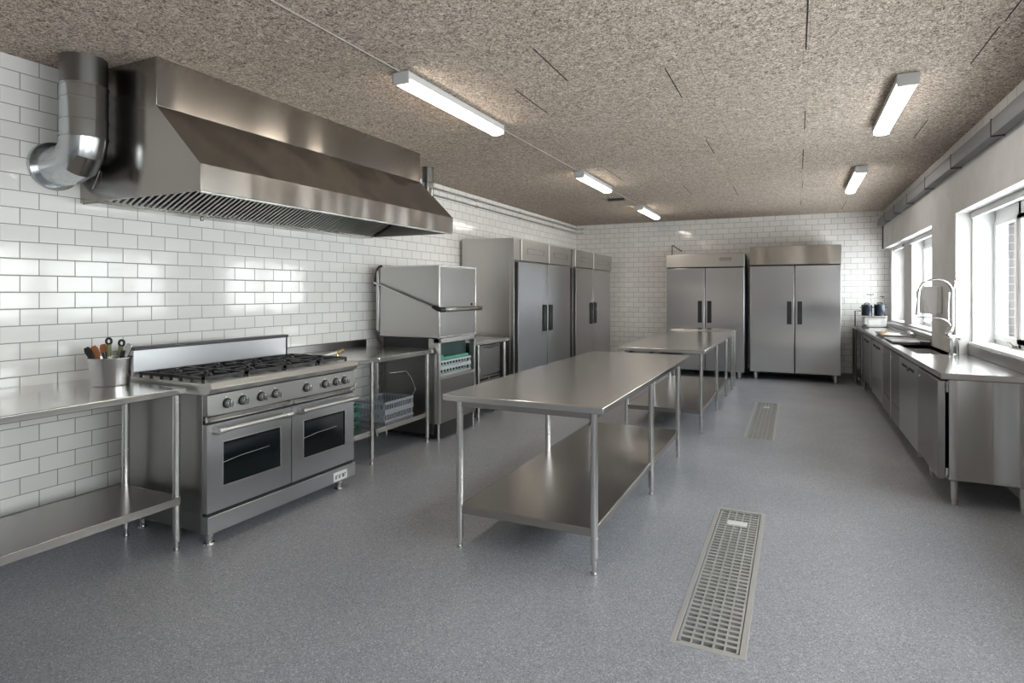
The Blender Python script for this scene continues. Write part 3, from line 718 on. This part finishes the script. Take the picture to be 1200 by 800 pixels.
# ------------------------------------------------------------------ tall fridges, left row
def row_fridge(y0, y1, label, h0, hm, h1, d0, dm, d1, gapw, filler, hz):
    x = -3.317; t = thing('upright_fridge', (-3.7, (y0+y1)/2, 0), label, 'fridge', 'tall double-door fridges along the left wall')
    MB().box(-4.10, x-.055, y0, y1, .12, 2.213).build('body', 'steel', t, bevel=.003)
    MB().box(x-.055, x-.048, y0+.02, y1-.01, .14, 1.91).build('door_gasket', 'gap', t)
    # header panels
    for (a, b) in ((h0, hm), (hm, h1)):
        p = MB().box(x-.055, x+.012, a+.006, b-.002, 1.925, 2.208).build('header_panel', 'steel', t, bevel=.003)
        MB().box(x+.010, x+.014, a+.006, a+.03, 1.925, 2.206).build('header_edge', 'white_pl', p)
        c, w = (a+b)/2+.02, (b-a)*.30
        f = MB(); z0, z1 = 2.02, 2.10; e = .006
        for bb in ((c-w, c+w, z0, z0+e), (c-w, c+w, z1-e, z1), (c-w, c-w+e, z0, z1), (c+w-e, c+w, z0, z1)): f.box(x+.011, x+.0165, *bb)
        f.build('display_frame', 'steel_side', p, bevel=.001)
    MB().box(x-.055, x, y0, h0, 1.925, 2.210).box(x-.055, x, y0, y0+.02, .14, 1.91).build('side_filler', 'steel', t, bevel=.002)
    for i, (a, b) in enumerate(((d0, dm-.012), (dm+.012, d1))):
        dr = MB().box(x-.045, x+.004, a, b, .16, 1.905).build('door', 'steel_door', t, bevel=.006)
        MB().box(x+.002, x+.006, a, a+.035, .16, 1.90).build('door_edge', 'steel', dr, bevel=.001)
        hy = b-.10 if i == 0 else a+.10
        w = .05; m = MB(); za, zb_ = .935, 1.315
        m.box(x+.004, x+.028, hy-w, hy-w+.02, za, zb_).box(x+.004, x+.028, hy+w-.02, hy+w, za, zb_).box(x+.004, x+.028, hy-w, hy+w, zb_-.02, zb_).box(x+.004, x+.028, hy-w, hy+w, za, za+.02)
        m.build('door_handle', 'black', dr, bevel=.004)
        MB().box(x+.004, x+.008, hy-w+.018, hy+w-.018, za+.02, zb_-.02).build('handle_plate', 'steel_door', dr)
    for y in (y0+.1, y1-.1):
        for xx in (x-.1, -4.0): MB().cyl((xx, y, 0), (xx, y, .12), .028, .034).build('leg', 'tube', t)
    return t
row_fridge(7.04, 9.30, 'tall double-door fridge along the left wall, the nearer of the pair', 7.24, 8.22, 9.19, 7.17, 8.20, 9.18, .03, .1, 0)
f = row_fridge(9.315, 11.58, 'tall double-door fridge along the left wall, the farther one next to the corner', 9.40, 10.40, 11.57, 9.47, 10.40, 11.50, .03, .1, 0)
# key lock on the first header
# ------------------------------------------------------------------ back wall fridges
def back_fridge(x0, x1, xm, yf, z0, zd, zt, label, hmat, doormat, feet):
    t = thing('upright_fridge', ((x0+x1)/2, yf+.35, 0), label, 'fridge', 'double-door fridges against the back wall')
    MB().box(x0, x1, yf+.06, yf+.76, z0, zt-.004).build('body', 'steel_dark', t, bevel=.003)
    MB().box(x0, x1, yf, yf+.058, zd+.022, zt).build('header_panel', hmat, t, bevel=.003)
    MB().box(x0+.02, x1-.02, yf+.03, yf+.06, z0+.01, zd+.02).build('door_gasket', 'gap', t)
    for i, (a, b) in enumerate(((x0+.005, xm-.007), (xm+.007, x1-.005))):
        dr = MB().box(a, b, yf-.004, yf+.05, z0+.006, zd).build('door', doormat, t, bevel=.006)
        hx = (xm-.085 if i == 0 else xm+.075); w = .036
        m = MB(); m.box(hx-w, hx+w, yf-.010, yf-.003, .962, 1.347); m.box(hx-w, hx-w+.008, yf-.016, yf-.008, .962, 1.347).box(hx+w-.008, hx+w, yf-.016, yf-.008, .962, 1.347)
        m.build('door_handle', 'black', dr, bevel=.001)
    for xx in feet:
        for y in (yf+.06, yf+.66): MB().cyl((xx, y, 0), (xx, y, .02), .022, .026).cyl((xx, y, .018), (xx, y, z0), .028, .036).build('leg', 'satin', t)
    return t
fb_ = back_fridge(-.712, .677, -.008, 11.06, .135, 1.945, 2.277, 'wide double-door fridge against the back wall with a bronze-tinted header, right one', 'steel_warm', 'steel_door', (-.62, .60))
fa_ = back_fridge(-2.116, -.79, -1.442, 10.98, .115, 1.925, 2.175, 'double-door fridge against the back wall with a maker label on its header, left one', 'steel', 'steel_door', (-2.03, -.88))
m = MB(); x = -1.20
for i in range(11):
    w = (.018, .012, .016, .010, .017, .012, .015, .011, .017, .009, .018)[i]
    m.box(x, x+.004, 10.977, 10.980, 2.075, 2.105).box(x, x+w, 10.977, 10.980, 2.099 if i % 2 else 2.075, 2.105 if i % 2 else 2.081).box(x+w-.004, x+w, 10.977, 10.980, 2.075, 2.105 if i % 3 else 2.09)
    x += w+.005
m.box(-1.20, -1.06, 10.977, 10.980, 2.050, 2.058).box(-1.05, -1.005, 10.977, 10.980, 2.050, 2.058)
m.build('lettering', 'label', fa_)
t = MB().tube([(-2.05, 11.2, 2.17), (-2.05, 11.2, 2.36), (-2.045, 11.2, 2.365), (-1.87, 11.2, 2.245)], .011).build('bent_rod', 'bracket', org=(-2.05, 11.2, 2.172))
tag(t, 'thin bent dark rod sticking up on top of the left back wall fridge', 'rod')

# ------------------------------------------------------------------ right-hand counter
CZ, CX, CY0 = .93, .928, 5.09
# worktop with sink cut-out
SX0, SX1, SY0, SY1 = 1.02, 1.31, 6.62, 7.72
t = thing('kitchen_counter', (1.15, 8.4, .89), 'long stainless worktop with raised back edge under the windows on the right', 'worktop')
m = MB()
xb1 = XR-.002; xb2 = XS-.002
m.box(CX, xb2, CY0, SY0, CZ-.04, CZ)                    # near part, reaches the wall under window
m.box(CX, SX0, SY0, SY1, CZ-.04, CZ).box(SX1, xb1, SY0, SY1, CZ-.04, CZ)
m.box(SX1, xb2, SY0, 6.798, CZ-.04, CZ)
m.box(CX, xb1, SY1, 11.80, CZ-.04, CZ)
bmesh.ops.remove_doubles(m.bm, verts=m.bm.verts, dist=1e-6)
m.build('worktop', 'steel_top', t)
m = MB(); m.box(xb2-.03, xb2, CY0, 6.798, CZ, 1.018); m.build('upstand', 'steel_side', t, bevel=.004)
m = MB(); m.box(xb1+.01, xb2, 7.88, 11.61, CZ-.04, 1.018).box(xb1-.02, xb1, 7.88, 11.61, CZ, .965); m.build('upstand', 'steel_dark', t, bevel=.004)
m = MB(); w = .004; zb_ = .72
m.box(SX0-w, SX1+w, SY0-w, SY1+w, zb_-w, zb_).box(SX0-w, SX0, SY0-w, SY1+w, zb_, CZ-.001).box(SX1, SX1+w, SY0-w, SY1+w, zb_, CZ-.001).box(SX0, SX1, SY0-w, SY0, zb_, CZ-.001).box(SX0, SX1, SY1, SY1+w, zb_, CZ-.001)
m.build('sink_bowl', 'satin', t)

def unit_legs(t, y0, y1, z, xs_=(1.06, 1.30), both=True):
    for y in ((y0, y1) if both else (y0,)):
        for x in xs_:
            MB().cyl((x, y, 0), (x, y, .05), .017).cyl((x, y, .04), (x, y, z-.012), .021, .024).cyl((x, y, z-.006), (x, y, z), .026).build('leg', 'satin', t)
XF = .975
def shell(t, y0, y1, z0, z1, mat='steel_end', x1=1.335):
    m = MB(); th_ = .02
    m.box(XF, x1, y0, y0+th_, z0, z1).box(XF, x1, y1-th_, y1, z0, z1).box(x1-.01, x1, y0+th_, y1-th_, z0, z1).box(XF, x1-.01, y0+th_, y1-th_, z0, z0+.02).box(XF, XF+.04, y0+th_, y1-th_, z1-.04, z1)
    return m.build('body', mat, t, bevel=.002)
# A: end cabinet, door slightly ajar
t = thing('counter_cabinet', (1.15, 5.5, 0), 'stainless end cabinet nearest the camera under the right counter, door slightly ajar', 'cabinet')
shell(t, 5.105, 5.975, .18, .885, x1=1.455)
hx, hy = XF-.004, 5.97
dm = MB(); dm.box(-.045, 0, -.875, 0, .185, .875)
dm.xf(Matrix.Translation((hx, hy, 0)) @ Matrix.Rotation(math.radians(-1.2), 4, 'Z'))
dr = dm.build('door', 'steel_side', t, bevel=.003)
MB().cyl((.925, 5.42, .83), (.918, 5.42, .83), .008).cyl((.925, 5.50, .84), (.918, 5.50, .84), .008).cyl((.925, 5.86, .82), (.918, 5.86, .82), .008).build('screw', 'white_pl', dr)
MB().cyl((XF-.012, 5.09, .80), (XF-.012, 5.09, .875), .010).build('hinge', 'chrome', t)
MB().cyl((XF-.012, 5.09, .22), (XF-.012, 5.09, .27), .010).build('hinge', 'chrome', t)
unit_legs(t, 5.15, 5.90, .18, (1.015, 1.40))
# B: fridge drawer unit
def slot_door(t, y0, y1, z0, z1, mat='steel', slot=True):
    d = MB().box(XF-.045, XF-.003, y0, y1, z0, z1).build('door', mat, t, bevel=.004)
    if slot:
        yc = (y0+y1)/2; w = (y1-y0)*.33
        MB().box(XF-.047, XF-.040, yc-w, yc-.03, z1-.075, z1-.050).box(XF-.047, XF-.040, yc+.03, yc+w, z1-.075, z1-.050).box(XF-.047, XF-.040, yc-.04, yc+.04, z1-.095, z1-.075).build('handle_slot', 'gap', d)
    return d
t = thing('counter_cabinet', (1.15, 6.5, 0), 'bright stainless undercounter unit with a slot handle, below the sink', 'cabinet')
shell(t, 5.99, 7.0, .13, .70); MB().box(XF, XF+.02, 5.99, 7.0, .70, .885).build('top_rail', 'steel_side', t)
slot_door(t, 6.0, 6.985, .15, .872, 'steel_door'); MB().box(XF-.046, XF-.002, 5.978, 5.996, .12, .885).build('edge_strip', 'satin', t); unit_legs(t, 6.10, 6.90, .13)
# C: cabinet with two dark doors
t = thing('counter_cabinet', (1.15, 7.6, 0), 'dark undercounter cabinet with two smoked doors and kick panels', 'cabinet')
shell(t, 7.01, 8.24, .13, .70, 'steel_dark'); MB().box(XF, XF+.02, 7.01, 8.24, .70, .885).build('top_rail', 'steel_dark', t)
for (a, b) in ((7.02, 7.60), (7.63, 8.23)):
    d = MB().box(XF-.038, XF-.003, a, b, .33, .87).build('door', 'steel_dark', t, bevel=.003)
    MB().cyl((XF-.038, b-.05, .80), (XF-.052, b-.05, .80), .012).build('knob', 'satin', d)
    MB().box(XF-.038, XF-.003, a, b, .14, .32).build('kick_panel', 'steel_dark', t, bevel=.003)
MB().box(XF-.044, XF-.003, 7.602, 7.628, .13, .87).build('divider', 'satin', t, bevel=.002); unit_legs(t, 7.12, 8.10, .13)
# D, E
t = thing('counter_cabinet', (1.15, 8.8, 0), 'light stainless undercounter unit right after the dark cabinet, slot handle', 'cabinet')
shell(t, 8.26, 9.36, .15, .885, 'steel'); slot_door(t, 8.27, 9.34, .17, .872, 'steel'); unit_legs(t, 8.4, 9.2, .15)
t = thing('counter_cabinet', (1.15, 9.9, 0), 'light stainless undercounter unit farthest along the right counter', 'cabinet')
shell(t, 9.38, 10.52, .17, .885, 'steel'); slot_door(t, 9.50, 10.50, .19, .865, 'steel'); unit_legs(t, 9.6, 10.4, .17)
# F open dark stand at the far end
t = thing('open_stand', (1.1, 11.1, 0), 'dark open stand under the far end of the right counter by the back wall', 'stand')
for (xx, y) in ((.96, 10.56), (.96, 10.95), (.90, 11.35), (.90, 11.72), (1.3, 10.56), (1.3, 11.72)):
    leg_mb(xx, y, .885, .018).build('leg', 'steel_side', t)
MB().box(.93, 1.32, 10.56, 11.74, .17, .20).box(.93, 1.32, 10.56, 11.74, .86, .885).build('shelf', 'steel_dark', t)
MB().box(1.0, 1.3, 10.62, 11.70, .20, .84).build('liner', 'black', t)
MB().tube([(.93, 11.1, .10), (.93, 11.3, .13), (.93, 11.5, .10)], .02).build('pipe', 'satin', t)

# faucet
fx, fy = 1.285, 6.58
t = thing('kitchen_faucet', (fx, fy, .93), 'tall chrome gooseneck kitchen faucet at the sink in front of the concrete pillar', 'faucet')
def scr(du, z):     # point du metres to the picture's right of the faucet, in the faucet's own plane
    return (fx+du*.92, fy+du*.39*-1*0, z)
b = MB(); b.lathe([(0, 0), (.034, 0), (.034, .008), (.026, .015), (.024, .14), (.022, .155), (0, .155)], (fx, fy, .93)); b.cyl((fx+.035, fy, .93), (fx+.035, fy, 1.10), .013)
b.build('base', 'chrome', t)
MB().tube([(fx, fy, 1.08), (fx-.03, fy, 1.10), (fx-.04, fy, 1.13), (fx-.015, fy, 1.16), (fx+.0, fy, 1.19)], [.022, .026, .024, .024, .018], sub=2).tube([(fx-.03, fy, 1.10), (fx+.04, fy, 1.095), (fx+.06, fy, 1.085)], [.02, .017, .015], sub=1).build('joint', 'chrome', t)
pts = [(fx, fy, 1.17), (fx, fy, 1.50)]
R = .128
for i in range(1, 13): a = i/12*PI; pts.append((fx-R+R*math.cos(a), fy, 1.50+R*.92*math.sin(a)))
pts.append((fx-2*R-.005, fy, 1.42))
MB().tube(pts, .0115, seg=14).tube([(fx-2*R-.005, fy, 1.43), (fx-2*R-.008, fy, 1.36), (fx-2*R-.012, fy, 1.30), (fx-2*R-.012, fy, 1.29)], [.012, .014, .021, .021]).build('spout', 'chrome', t)
MB().tube([(fx-.005, fy, 1.17), (fx-.03, fy, 1.235), (fx-.09, fy, 1.265), (fx-.16, fy, 1.268), (fx-.27, fy, 1.27)], .007, sub=2).build('lever', 'chrome', t)
MB().tube([(fx-.03, fy, 1.22), (fx-.032, fy, 1.35), (fx-.025, fy, 1.50)], .007).tube([(fx+.0, fy, 1.50), (fx+.012, fy, 1.56), (fx+.022, fy, 1.615), (fx+.040, fy, 1.63), (fx+.048, fy, 1.61), (fx+.038, fy, 1.60)], [.009, .009, .009, .008, .009, .009], sub=1).build('hook_arm', 'chrome', t)

# towel dispenser on the pillar
t = thing('towel_dispenser', (1.30, 7.45, 1.25), 'white paper towel dispenser on the concrete pillar behind the faucet', 'dispenser')
MB().prism([(1.349, 1.28), (1.20, 1.28), (1.16, 1.50), (1.20, 1.56), (1.349, 1.56)], 'y', 7.35, 7.62).build('body', 'white_pl', t, bevel=.01)
MB().prism([(1.30, 1.275), (1.24, 1.275), (1.18, 1.46), (1.22, 1.555), (1.31, 1.555)], 'y', 7.335, 7.35).build('side_panel', 'paint', t, bevel=.003)

# ------------------------------------------------------------------ things on the counter
def flat_tray(name, label, x0, x1, y0, y1, z, h, mat, cat):
    m = MB(); e = .025; th_ = .003
    m.box(x0+e, x1-e, y0+e, y1-e, z, z+th_)
    def ring(ax0, ax1, ay0, ay1, zz): return [m.bm.verts.new(p) for p in ((ax0, ay0, zz), (ax1, ay0, zz), (ax1, ay1, zz), (ax0, ay1, zz))]
    a = ring(x0+e, x1-e, y0+e, y1-e, z+th_*.5); b = ring(x0+.006, x1-.006, y0+.006, y1-.006, z+h); c = ring(x0-.004, x1+.004, y0-.004, y1+.004, z+h+.003); d_ = ring(x0-.004, x1+.004, y0-.004, y1+.004, z+h-.004); e_ = ring(x0+e-.002, x1-e+.002, y0+e-.002, y1-e+.002, z)
    rr = [a, b, c, d_, e_]
    for p, q in zip(rr[:-1], rr[1:]):
        for i in range(4): m.bm.faces.new((p[i], p[(i+1) % 4], q[(i+1) % 4], q[i]))
    return tag(m.build(name, mat, org=((x0+x1)/2, (y0+y1)/2, z)), label, cat)
flat_tray('baking_tray', 'large dark baking tray holding crumpled paper on the right counter', .98, 1.33, 8.72, 9.45, CZ, .035, 'steel_dark', 'tray')
flat_tray('drain_tray', 'empty steel tray on the counter just behind the sink', .985, 1.33, 7.82, 8.60, CZ, .018, 'steel_side', 'tray')
def crumple(name, label, cx, cy, z, sx, sy, sz, mat, cat, seed):
    random.seed(seed); m = MB(); n = 14; g = []
    for i in range(n):
        for j in range(n):
            u, v = i/(n-1)*2-1, j/(n-1)*2-1
            hh = max(0, 1-.5*(u*u+v*v))*(.45+.55*random.random())
            g.append(m.bm.verts.new((cx+u*sx+random.uniform(-1, 1)*sx*.05, cy+v*sy+random.uniform(-1, 1)*sy*.05, z+.004+hh*sz)))
    for i in range(n-1):
        for j in range(n-1): m.bm.faces.new((g[i*n+j], g[(i+1)*n+j], g[(i+1)*n+j+1], g[i*n+j+1]))
    b0 = [g[i*n] for i in range(n)] + [g[(n-1)*n+j] for j in range(1, n)] + [g[i*n+n-1] for i in range(n-2, -1, -1)] + [g[j] for j in range(n-2, 0, -1)]
    low = [m.bm.verts.new((v.co.x, v.co.y, z+.0005)) for v in b0]
    k = len(b0)
    for i in range(k): m.bm.faces.new((b0[i], b0[(i+1) % k], low[(i+1) % k], low[i]))
    m.bm.faces.new(low)
    return tag(m.build(name, mat, org=(cx, cy, z), ang=60), label, cat)
crumple('crumpled_paper', 'crumpled cream paper lying in the dark baking tray', 1.13, 9.0, CZ+.004, .10, .20, .05, 'paper', 'paper', 3)
crumple('bread_loaf', 'flat tan bread at the far side of the baking tray', 1.08, 9.30, CZ+.004, .06, .10, .05, 'tan', 'bread', 5)
crumple('folded_cloth', 'grey folded cloth beside the pillar behind the baking tray', 1.285, 8.95, CZ+.036, .05, .16, .05, 'steel_side', 'cloth', 9)
# black handled spray gun by the sink
t = thing('dish_brush', (1.25, 7.77, CZ), 'dark brush lying between the sink and the empty steel tray', 'brush')
MB().box(1.22, 1.32, 7.74, 7.79, CZ+.001, CZ+.035).build('brush_head', 'black', t, bevel=.006)
MB().tube([(1.22, 7.765, CZ+.022), (1.12, 7.77, CZ+.018), (1.03, 7.77, CZ+.014)], [.010, .008, .010]).build('handle', 'steel_dark', t)
# white box with black pots on it
t = thing('white_appliance', (1.2, 11.45, CZ), 'white flat appliance at the far end of the right counter under two dark pots', 'appliance')
MB().box(1.02, 1.335, 11.28, 11.72, CZ+.006, 1.095).build('body', 'white_pl', t, bevel=.012)
MB().box(.975, 1.338, 11.25, 11.74, 1.095, 1.115).build('top_plate', 'steel_top', t, bevel=.004)
MB().box(1.08, 1.25, 11.272, 11.281, .965, 1.06).build('front_panel', 'paint', t, bevel=.002)
for x in (1.04, 1.31):
    for y in (11.31, 11.69): MB().cyl((x, y, CZ), (x, y, CZ+.008), .012).build('foot', 'black', t)
def pot(x, y, z, r, h, label):
    t = thing('cooking_pot', (x, y, z), label, 'pot', 'dark pots on the white appliance')
    MB().lathe([(0, 0), (r*.96, 0), (r, .01), (r, h), (r*1.03, h+.004), (r*.97, h+.004), (r*.96, .012), (0, .012)], (x, y, z), 32).build('body', 'navy', t)
    l = MB().lathe([(0, h+.004), (r*1.0, h+.004), (r*.98, h+.012), (r*.5, h+.022), (0, h+.024)], (x, y, z), 32).build('lid', 'navy', t)
    MB().tube([(x-.04, y, z+h+.018), (x-.03, y, z+h+.042), (x+.03, y, z+h+.042), (x+.04, y, z+h+.018)], .007, sub=1).build('lid_handle', 'black', l)
    for s in (-1, 1): MB().tube([(x+s*r*.98, y-.03, z+h*.8), (x+s*(r+.022), y-.03, z+h*.8), (x+s*(r+.022), y+.03, z+h*.8), (x+s*r*.98, y+.03, z+h*.8)], .006, sub=1).build('side_handle', 'navy', t)
pot(1.065, 11.40, 1.116, .078, .165, 'dark blue cooking pot, left one on the white appliance')
pot(1.262, 11.52, 1.116, .086, .170, 'dark blue cooking pot, right one by the window')
t = tag(MB().tube([(.915, 11.62, .93), (.915, 11.62, 1.185), (1.0, 11.62, 1.185)], .010).cyl((.915, 11.62, .928), (.915, 11.62, .934), .02).build('corner_bracket', 'bracket', org=(.915, 11.62, .93)), 'dark angled rod frame standing on the far end of the right counter', 'frame')
c = crumple('cutting_cloth', 'dark crumpled cloth in front of the white appliance', 1.02, 11.1, CZ, .045, .10, .06, 'bracket', 'cloth', 11)
for (x, z, w, lab) in ((1.10, 1.455, .11, 'small dark wall hook on the back tiles above the pots'), (1.30, 1.42, .07, 'tiny dark wall hook on the back tiles next to the window')):
    tag(MB().box(x, x+w, YB-.018, YB-.001, z, z+.012).cyl((x+w*.6, YB-.02, z), (x+w*.6, YB-.02, z-.03), .004).build('wall_hook', 'bracket', org=(x, YB, z)), lab, 'hook')

# ------------------------------------------------------------------ utensil pot
px_, py_, pz_ = -3.735, 2.215, .942
t = thing('utensil_pail', (px_, py_, pz_), 'round brushed steel pail full of utensils on the left work table', 'pail')
MB().lathe([(0, 0), (.094, 0), (.098, .004), (.114, .160), (.117, .162), (.117, .166), (.111, .166), (.092, .008), (0, .008)], (px_, py_, pz_), 40).build('pail', 'steel_end', t)
# picture-right direction
rx, ry = math.cos(math.atan(332/699)), math.sin(math.atan(332/699))
def ut(name, label, u, lean, top, mat1, mat2, kind, depth=0.):
    bx, by = px_+rx*u*.35, py_+ry*u*.35+depth*.3
    tx, ty = px_+rx*(u+lean), py_+ry*(u+lean)+depth
    o = thing(name, (bx, by, pz_+.015), label, 'utensil', 'utensils in the steel pail')
    p0, p1 = Vector((bx, by, pz_+.02)), Vector((tx, ty, pz_+top)); mid = p0.lerp(p1, .62)
    if kind == 'tong': 
        MB().tube([p0, mid], .006).build('shaft', 'tube', o)
        MB().tube([mid, p0.lerp(p1, .82), p1], [.009, .010, .011]).build('handle', mat1, o)
    elif kind == 'ring':
        MB().tube([p0, mid], .006).build('shaft', 'tube', o)
        MB().tube([mid, p0.lerp(p1, .92)], [.010, .013]).build('handle', mat1, o)
        d = (p1-p0).normalized(); c0 = p1; pts = []
        for i in range(15):
            a = i/14*2*PI; pts.append(c0+Vector((rx, ry, 0))*.016*math.cos(a)+Vector((0, 0, 1))*.018*math.sin(a))
        MB().tube(pts, .007, seg=8).build('loop', mat2, o)
    elif kind == 'flat':
        d = (p1-p0).normalized(); s = Vector((rx, ry, 0)); s = (s-d*s.dot(d)).normalized(); n = d.cross(s)
        m = MB(); rows = []
        for f_, w in ((0, .006), (.55, .008), (.70, .017), (.9, .022), (1.0, .014)):
            c = p0.lerp(p1, f_); rows.append([m.bm.verts.new(c+s*w+n*.004), m.bm.verts.new(c-s*w+n*.004), m.bm.verts.new(c-s*w-n*.004), m.bm.verts.new(c+s*w-n*.004)])
        for a, b in zip(rows[:-1], rows[1:]):
            for i in range(4): m.bm.faces.new((a[i], a[(i+1) % 4], b[(i+1) % 4], b[i]))
        m.bm.faces.new(rows[0]); m.bm.faces.new(rows[-1]); m.build('blade', mat1, o, bevel=.0015)
    return o
ut('wooden_spatula', 'orange wooden spatula leaning far left in the steel pail', -.072, -.045, .232, 'wood', None, 'flat', .01)
ut('black_spatula', 'thin black spatula leaning out at the very left of the pail', -.078, -.05, .225, 'black', None, 'flat', -.02)
ut('wooden_spatula', 'brown wooden spatula second from left in the steel pail', -.045, -.035, .242, 'wood', None, 'flat', .03)
ut('serving_spoon', 'olive handled spoon with black tip standing left of centre in the pail', -.012, .0, .262, 'olive', 'black', 'ring')
ut('kitchen_tongs', 'short black tongs handle standing left in the pail', -.035, -.005, .195, 'black', None, 'tong')
ut('kitchen_whisk', 'short black handle standing at the centre of the pail', .03, .0, .195, 'black', None, 'tong', .02)
ut('slotted_spoon', 'olive handled utensil with black loop right of centre in the pail', .045, .01, .250, 'olive', 'black', 'ring', .01)
ut('kitchen_shears', 'black handled utensil on the right side of the pail', .065, .01, .205, 'black', None, 'tong')
ut('steel_spatula', 'shiny steel spatula leaning right in the pail', .075, .03, .245, 'chrome', None, 'flat', .01)
random.seed(5)

# ------------------------------------------------------------------ ceiling fixtures
def lamp(x, y0, y1, mat, label):
    t = thing('ceiling_light', (x, (y0+y1)/2, ZC-.09), label, 'ceiling light', 'tube lights on the ceiling')
    z1 = ZC-.002; w = .062
    MB().prism([(x-w, z1-.052), (x-w*.95, z1-.006), (x-w*.7, z1), (x+w*.7, z1), (x+w*.95, z1-.006), (x+w, z1-.052)], 'y', y0, y1).build('housing', 'fix', t, bevel=.002)
    MB().prism([(x-w*.93, z1-.052), (x-w*.82, z1-.074), (x-w*.45, z1-.086), (x+w*.45, z1-.086), (x+w*.82, z1-.074), (x+w*.93, z1-.052)], 'y', y0+.012, y1-.012).build('lens', mat, t)
    for (ya, yb) in ((y0-.004, y0+.014), (y1-.014, y1+.004)): MB().box(x-w, x+w, ya, yb, z1-.083, z1-.002).build('end_cap', 'fix', t, bevel=.006)
    return t
lamp(-2.235, 3.08, 4.43, 'lamp', 'lit tube light on the ceiling nearest the hood')
lamp(-2.23, 6.48, 7.62, 'lamp', 'lit tube light in the middle of the left ceiling row')
lamp(-2.24, 9.45, 10.75, 'lamp', 'lit tube light farthest away in the left ceiling row')
lamp(.645, 4.47, 5.80, 'lamp2', 'tube light on the right of the ceiling nearest the camera')
lamp(.655, 7.53, 9.03, 'lamp2', 'farther tube light on the right of the ceiling')
for (y0, y1, lab) in ((-.5, 3.08, 'thin ceiling cable running toward the camera from the nearest lit tube light'), (4.43, 6.48, 'thin ceiling cable between the first and second lit tube lights'), (7.62, 9.45, 'thin ceiling cable between the second and third lit tube lights')):
    tag(MB().tube([(-2.25, y0, ZC-.005), (-2.24, y1, ZC-.005)], .0045, seg=8).build('ceiling_cable', 'conduit', org=(-2.24, (y0+y1)/2, ZC-.009)), lab, 'cable')
tag(MB().box(-2.52, -2.28, 8.62, 8.70, ZC-.03, ZC-.001).build('junction_box', 'bracket', org=(-2.4, 8.66, ZC-.03), bevel=.004), 'small dark junction box on the ceiling before the farthest lit light', 'box')

# cable tray along the right wall
t = thing('cable_tray', (1.31, 6.5, 2.62), 'long grey cable tray running along the top of the right wall', 'cable tray')
ends = [YF+.02, -1.0, .9, 2.7, 4.0, 5.34, 6.57, 7.76, 8.93, 9.98, 11.0, 11.85]
for a, b in zip(ends[:-1], ends[1:]):
    m = MB(); m.box(1.268, 1.274, a+.006, b-.006, 2.625, 2.735).box(1.268, 1.345, a+.006, b-.006, 2.622, 2.628).box(1.268, 1.282, a+.006, b-.006, 2.729, 2.735)
    m.build('tray_section', 'tray', t, bevel=.001)
for y in ends[1:-1]:
    MB().box(1.264, 1.348, y-.009, y+.009, 2.612, 2.742).build('bracket', 'bracket', t)

# ------------------------------------------------------------------ camera, light, view
cam = bpy.data.cameras.new('camera'); co = bpy.data.objects.new('camera', cam); COL.objects.link(co)
co.location = (0, 0, 1.5); co.rotation_euler = (PI/2, 0, math.atan(332/699))
cam.sensor_width = 36; cam.lens = 36*699/1200; cam.shift_x = 0; cam.shift_y = -(400-342.3)/1200; cam.clip_start = .05
SC.camera = co

W = bpy.data.worlds.new('sky'); SC.world = W; W.use_nodes = True
nt = W.node_tree; bg = nt.nodes['Background']
bg.inputs['Color'].default_value = (.96, .975, 1.0, 1); bg.inputs['Strength'].default_value = 7.5
def portal(name, loc, rot, sx, sy):
    L = bpy.data.lights.new(name, 'AREA'); L.shape = 'RECTANGLE'; L.size = sx; L.size_y = sy; L.cycles.is_portal = True
    o = bpy.data.objects.new(name, L); COL.objects.link(o); o.location = loc; o.rotation_euler = rot
for (a, b) in wins + far: portal('window_portal', (XW+.08, (a+b)/2, (1.02+HB)/2), (0, PI/2, 0), HB-1.02, b-a)
for (a, b) in rw: portal('window_portal', ((a+b)/2, YF-.09, (zs+zt)/2), (PI/2, 0, 0), b-a, zt-zs)

SC.view_settings.view_transform = 'Standard'; SC.view_settings.look = 'None'
SC.view_settings.exposure = .80; SC.view_settings.gamma = 1.; SC.view_settings.use_curve_mapping = False
for o in SC.objects:
    if '_o' in o: del o['_o']
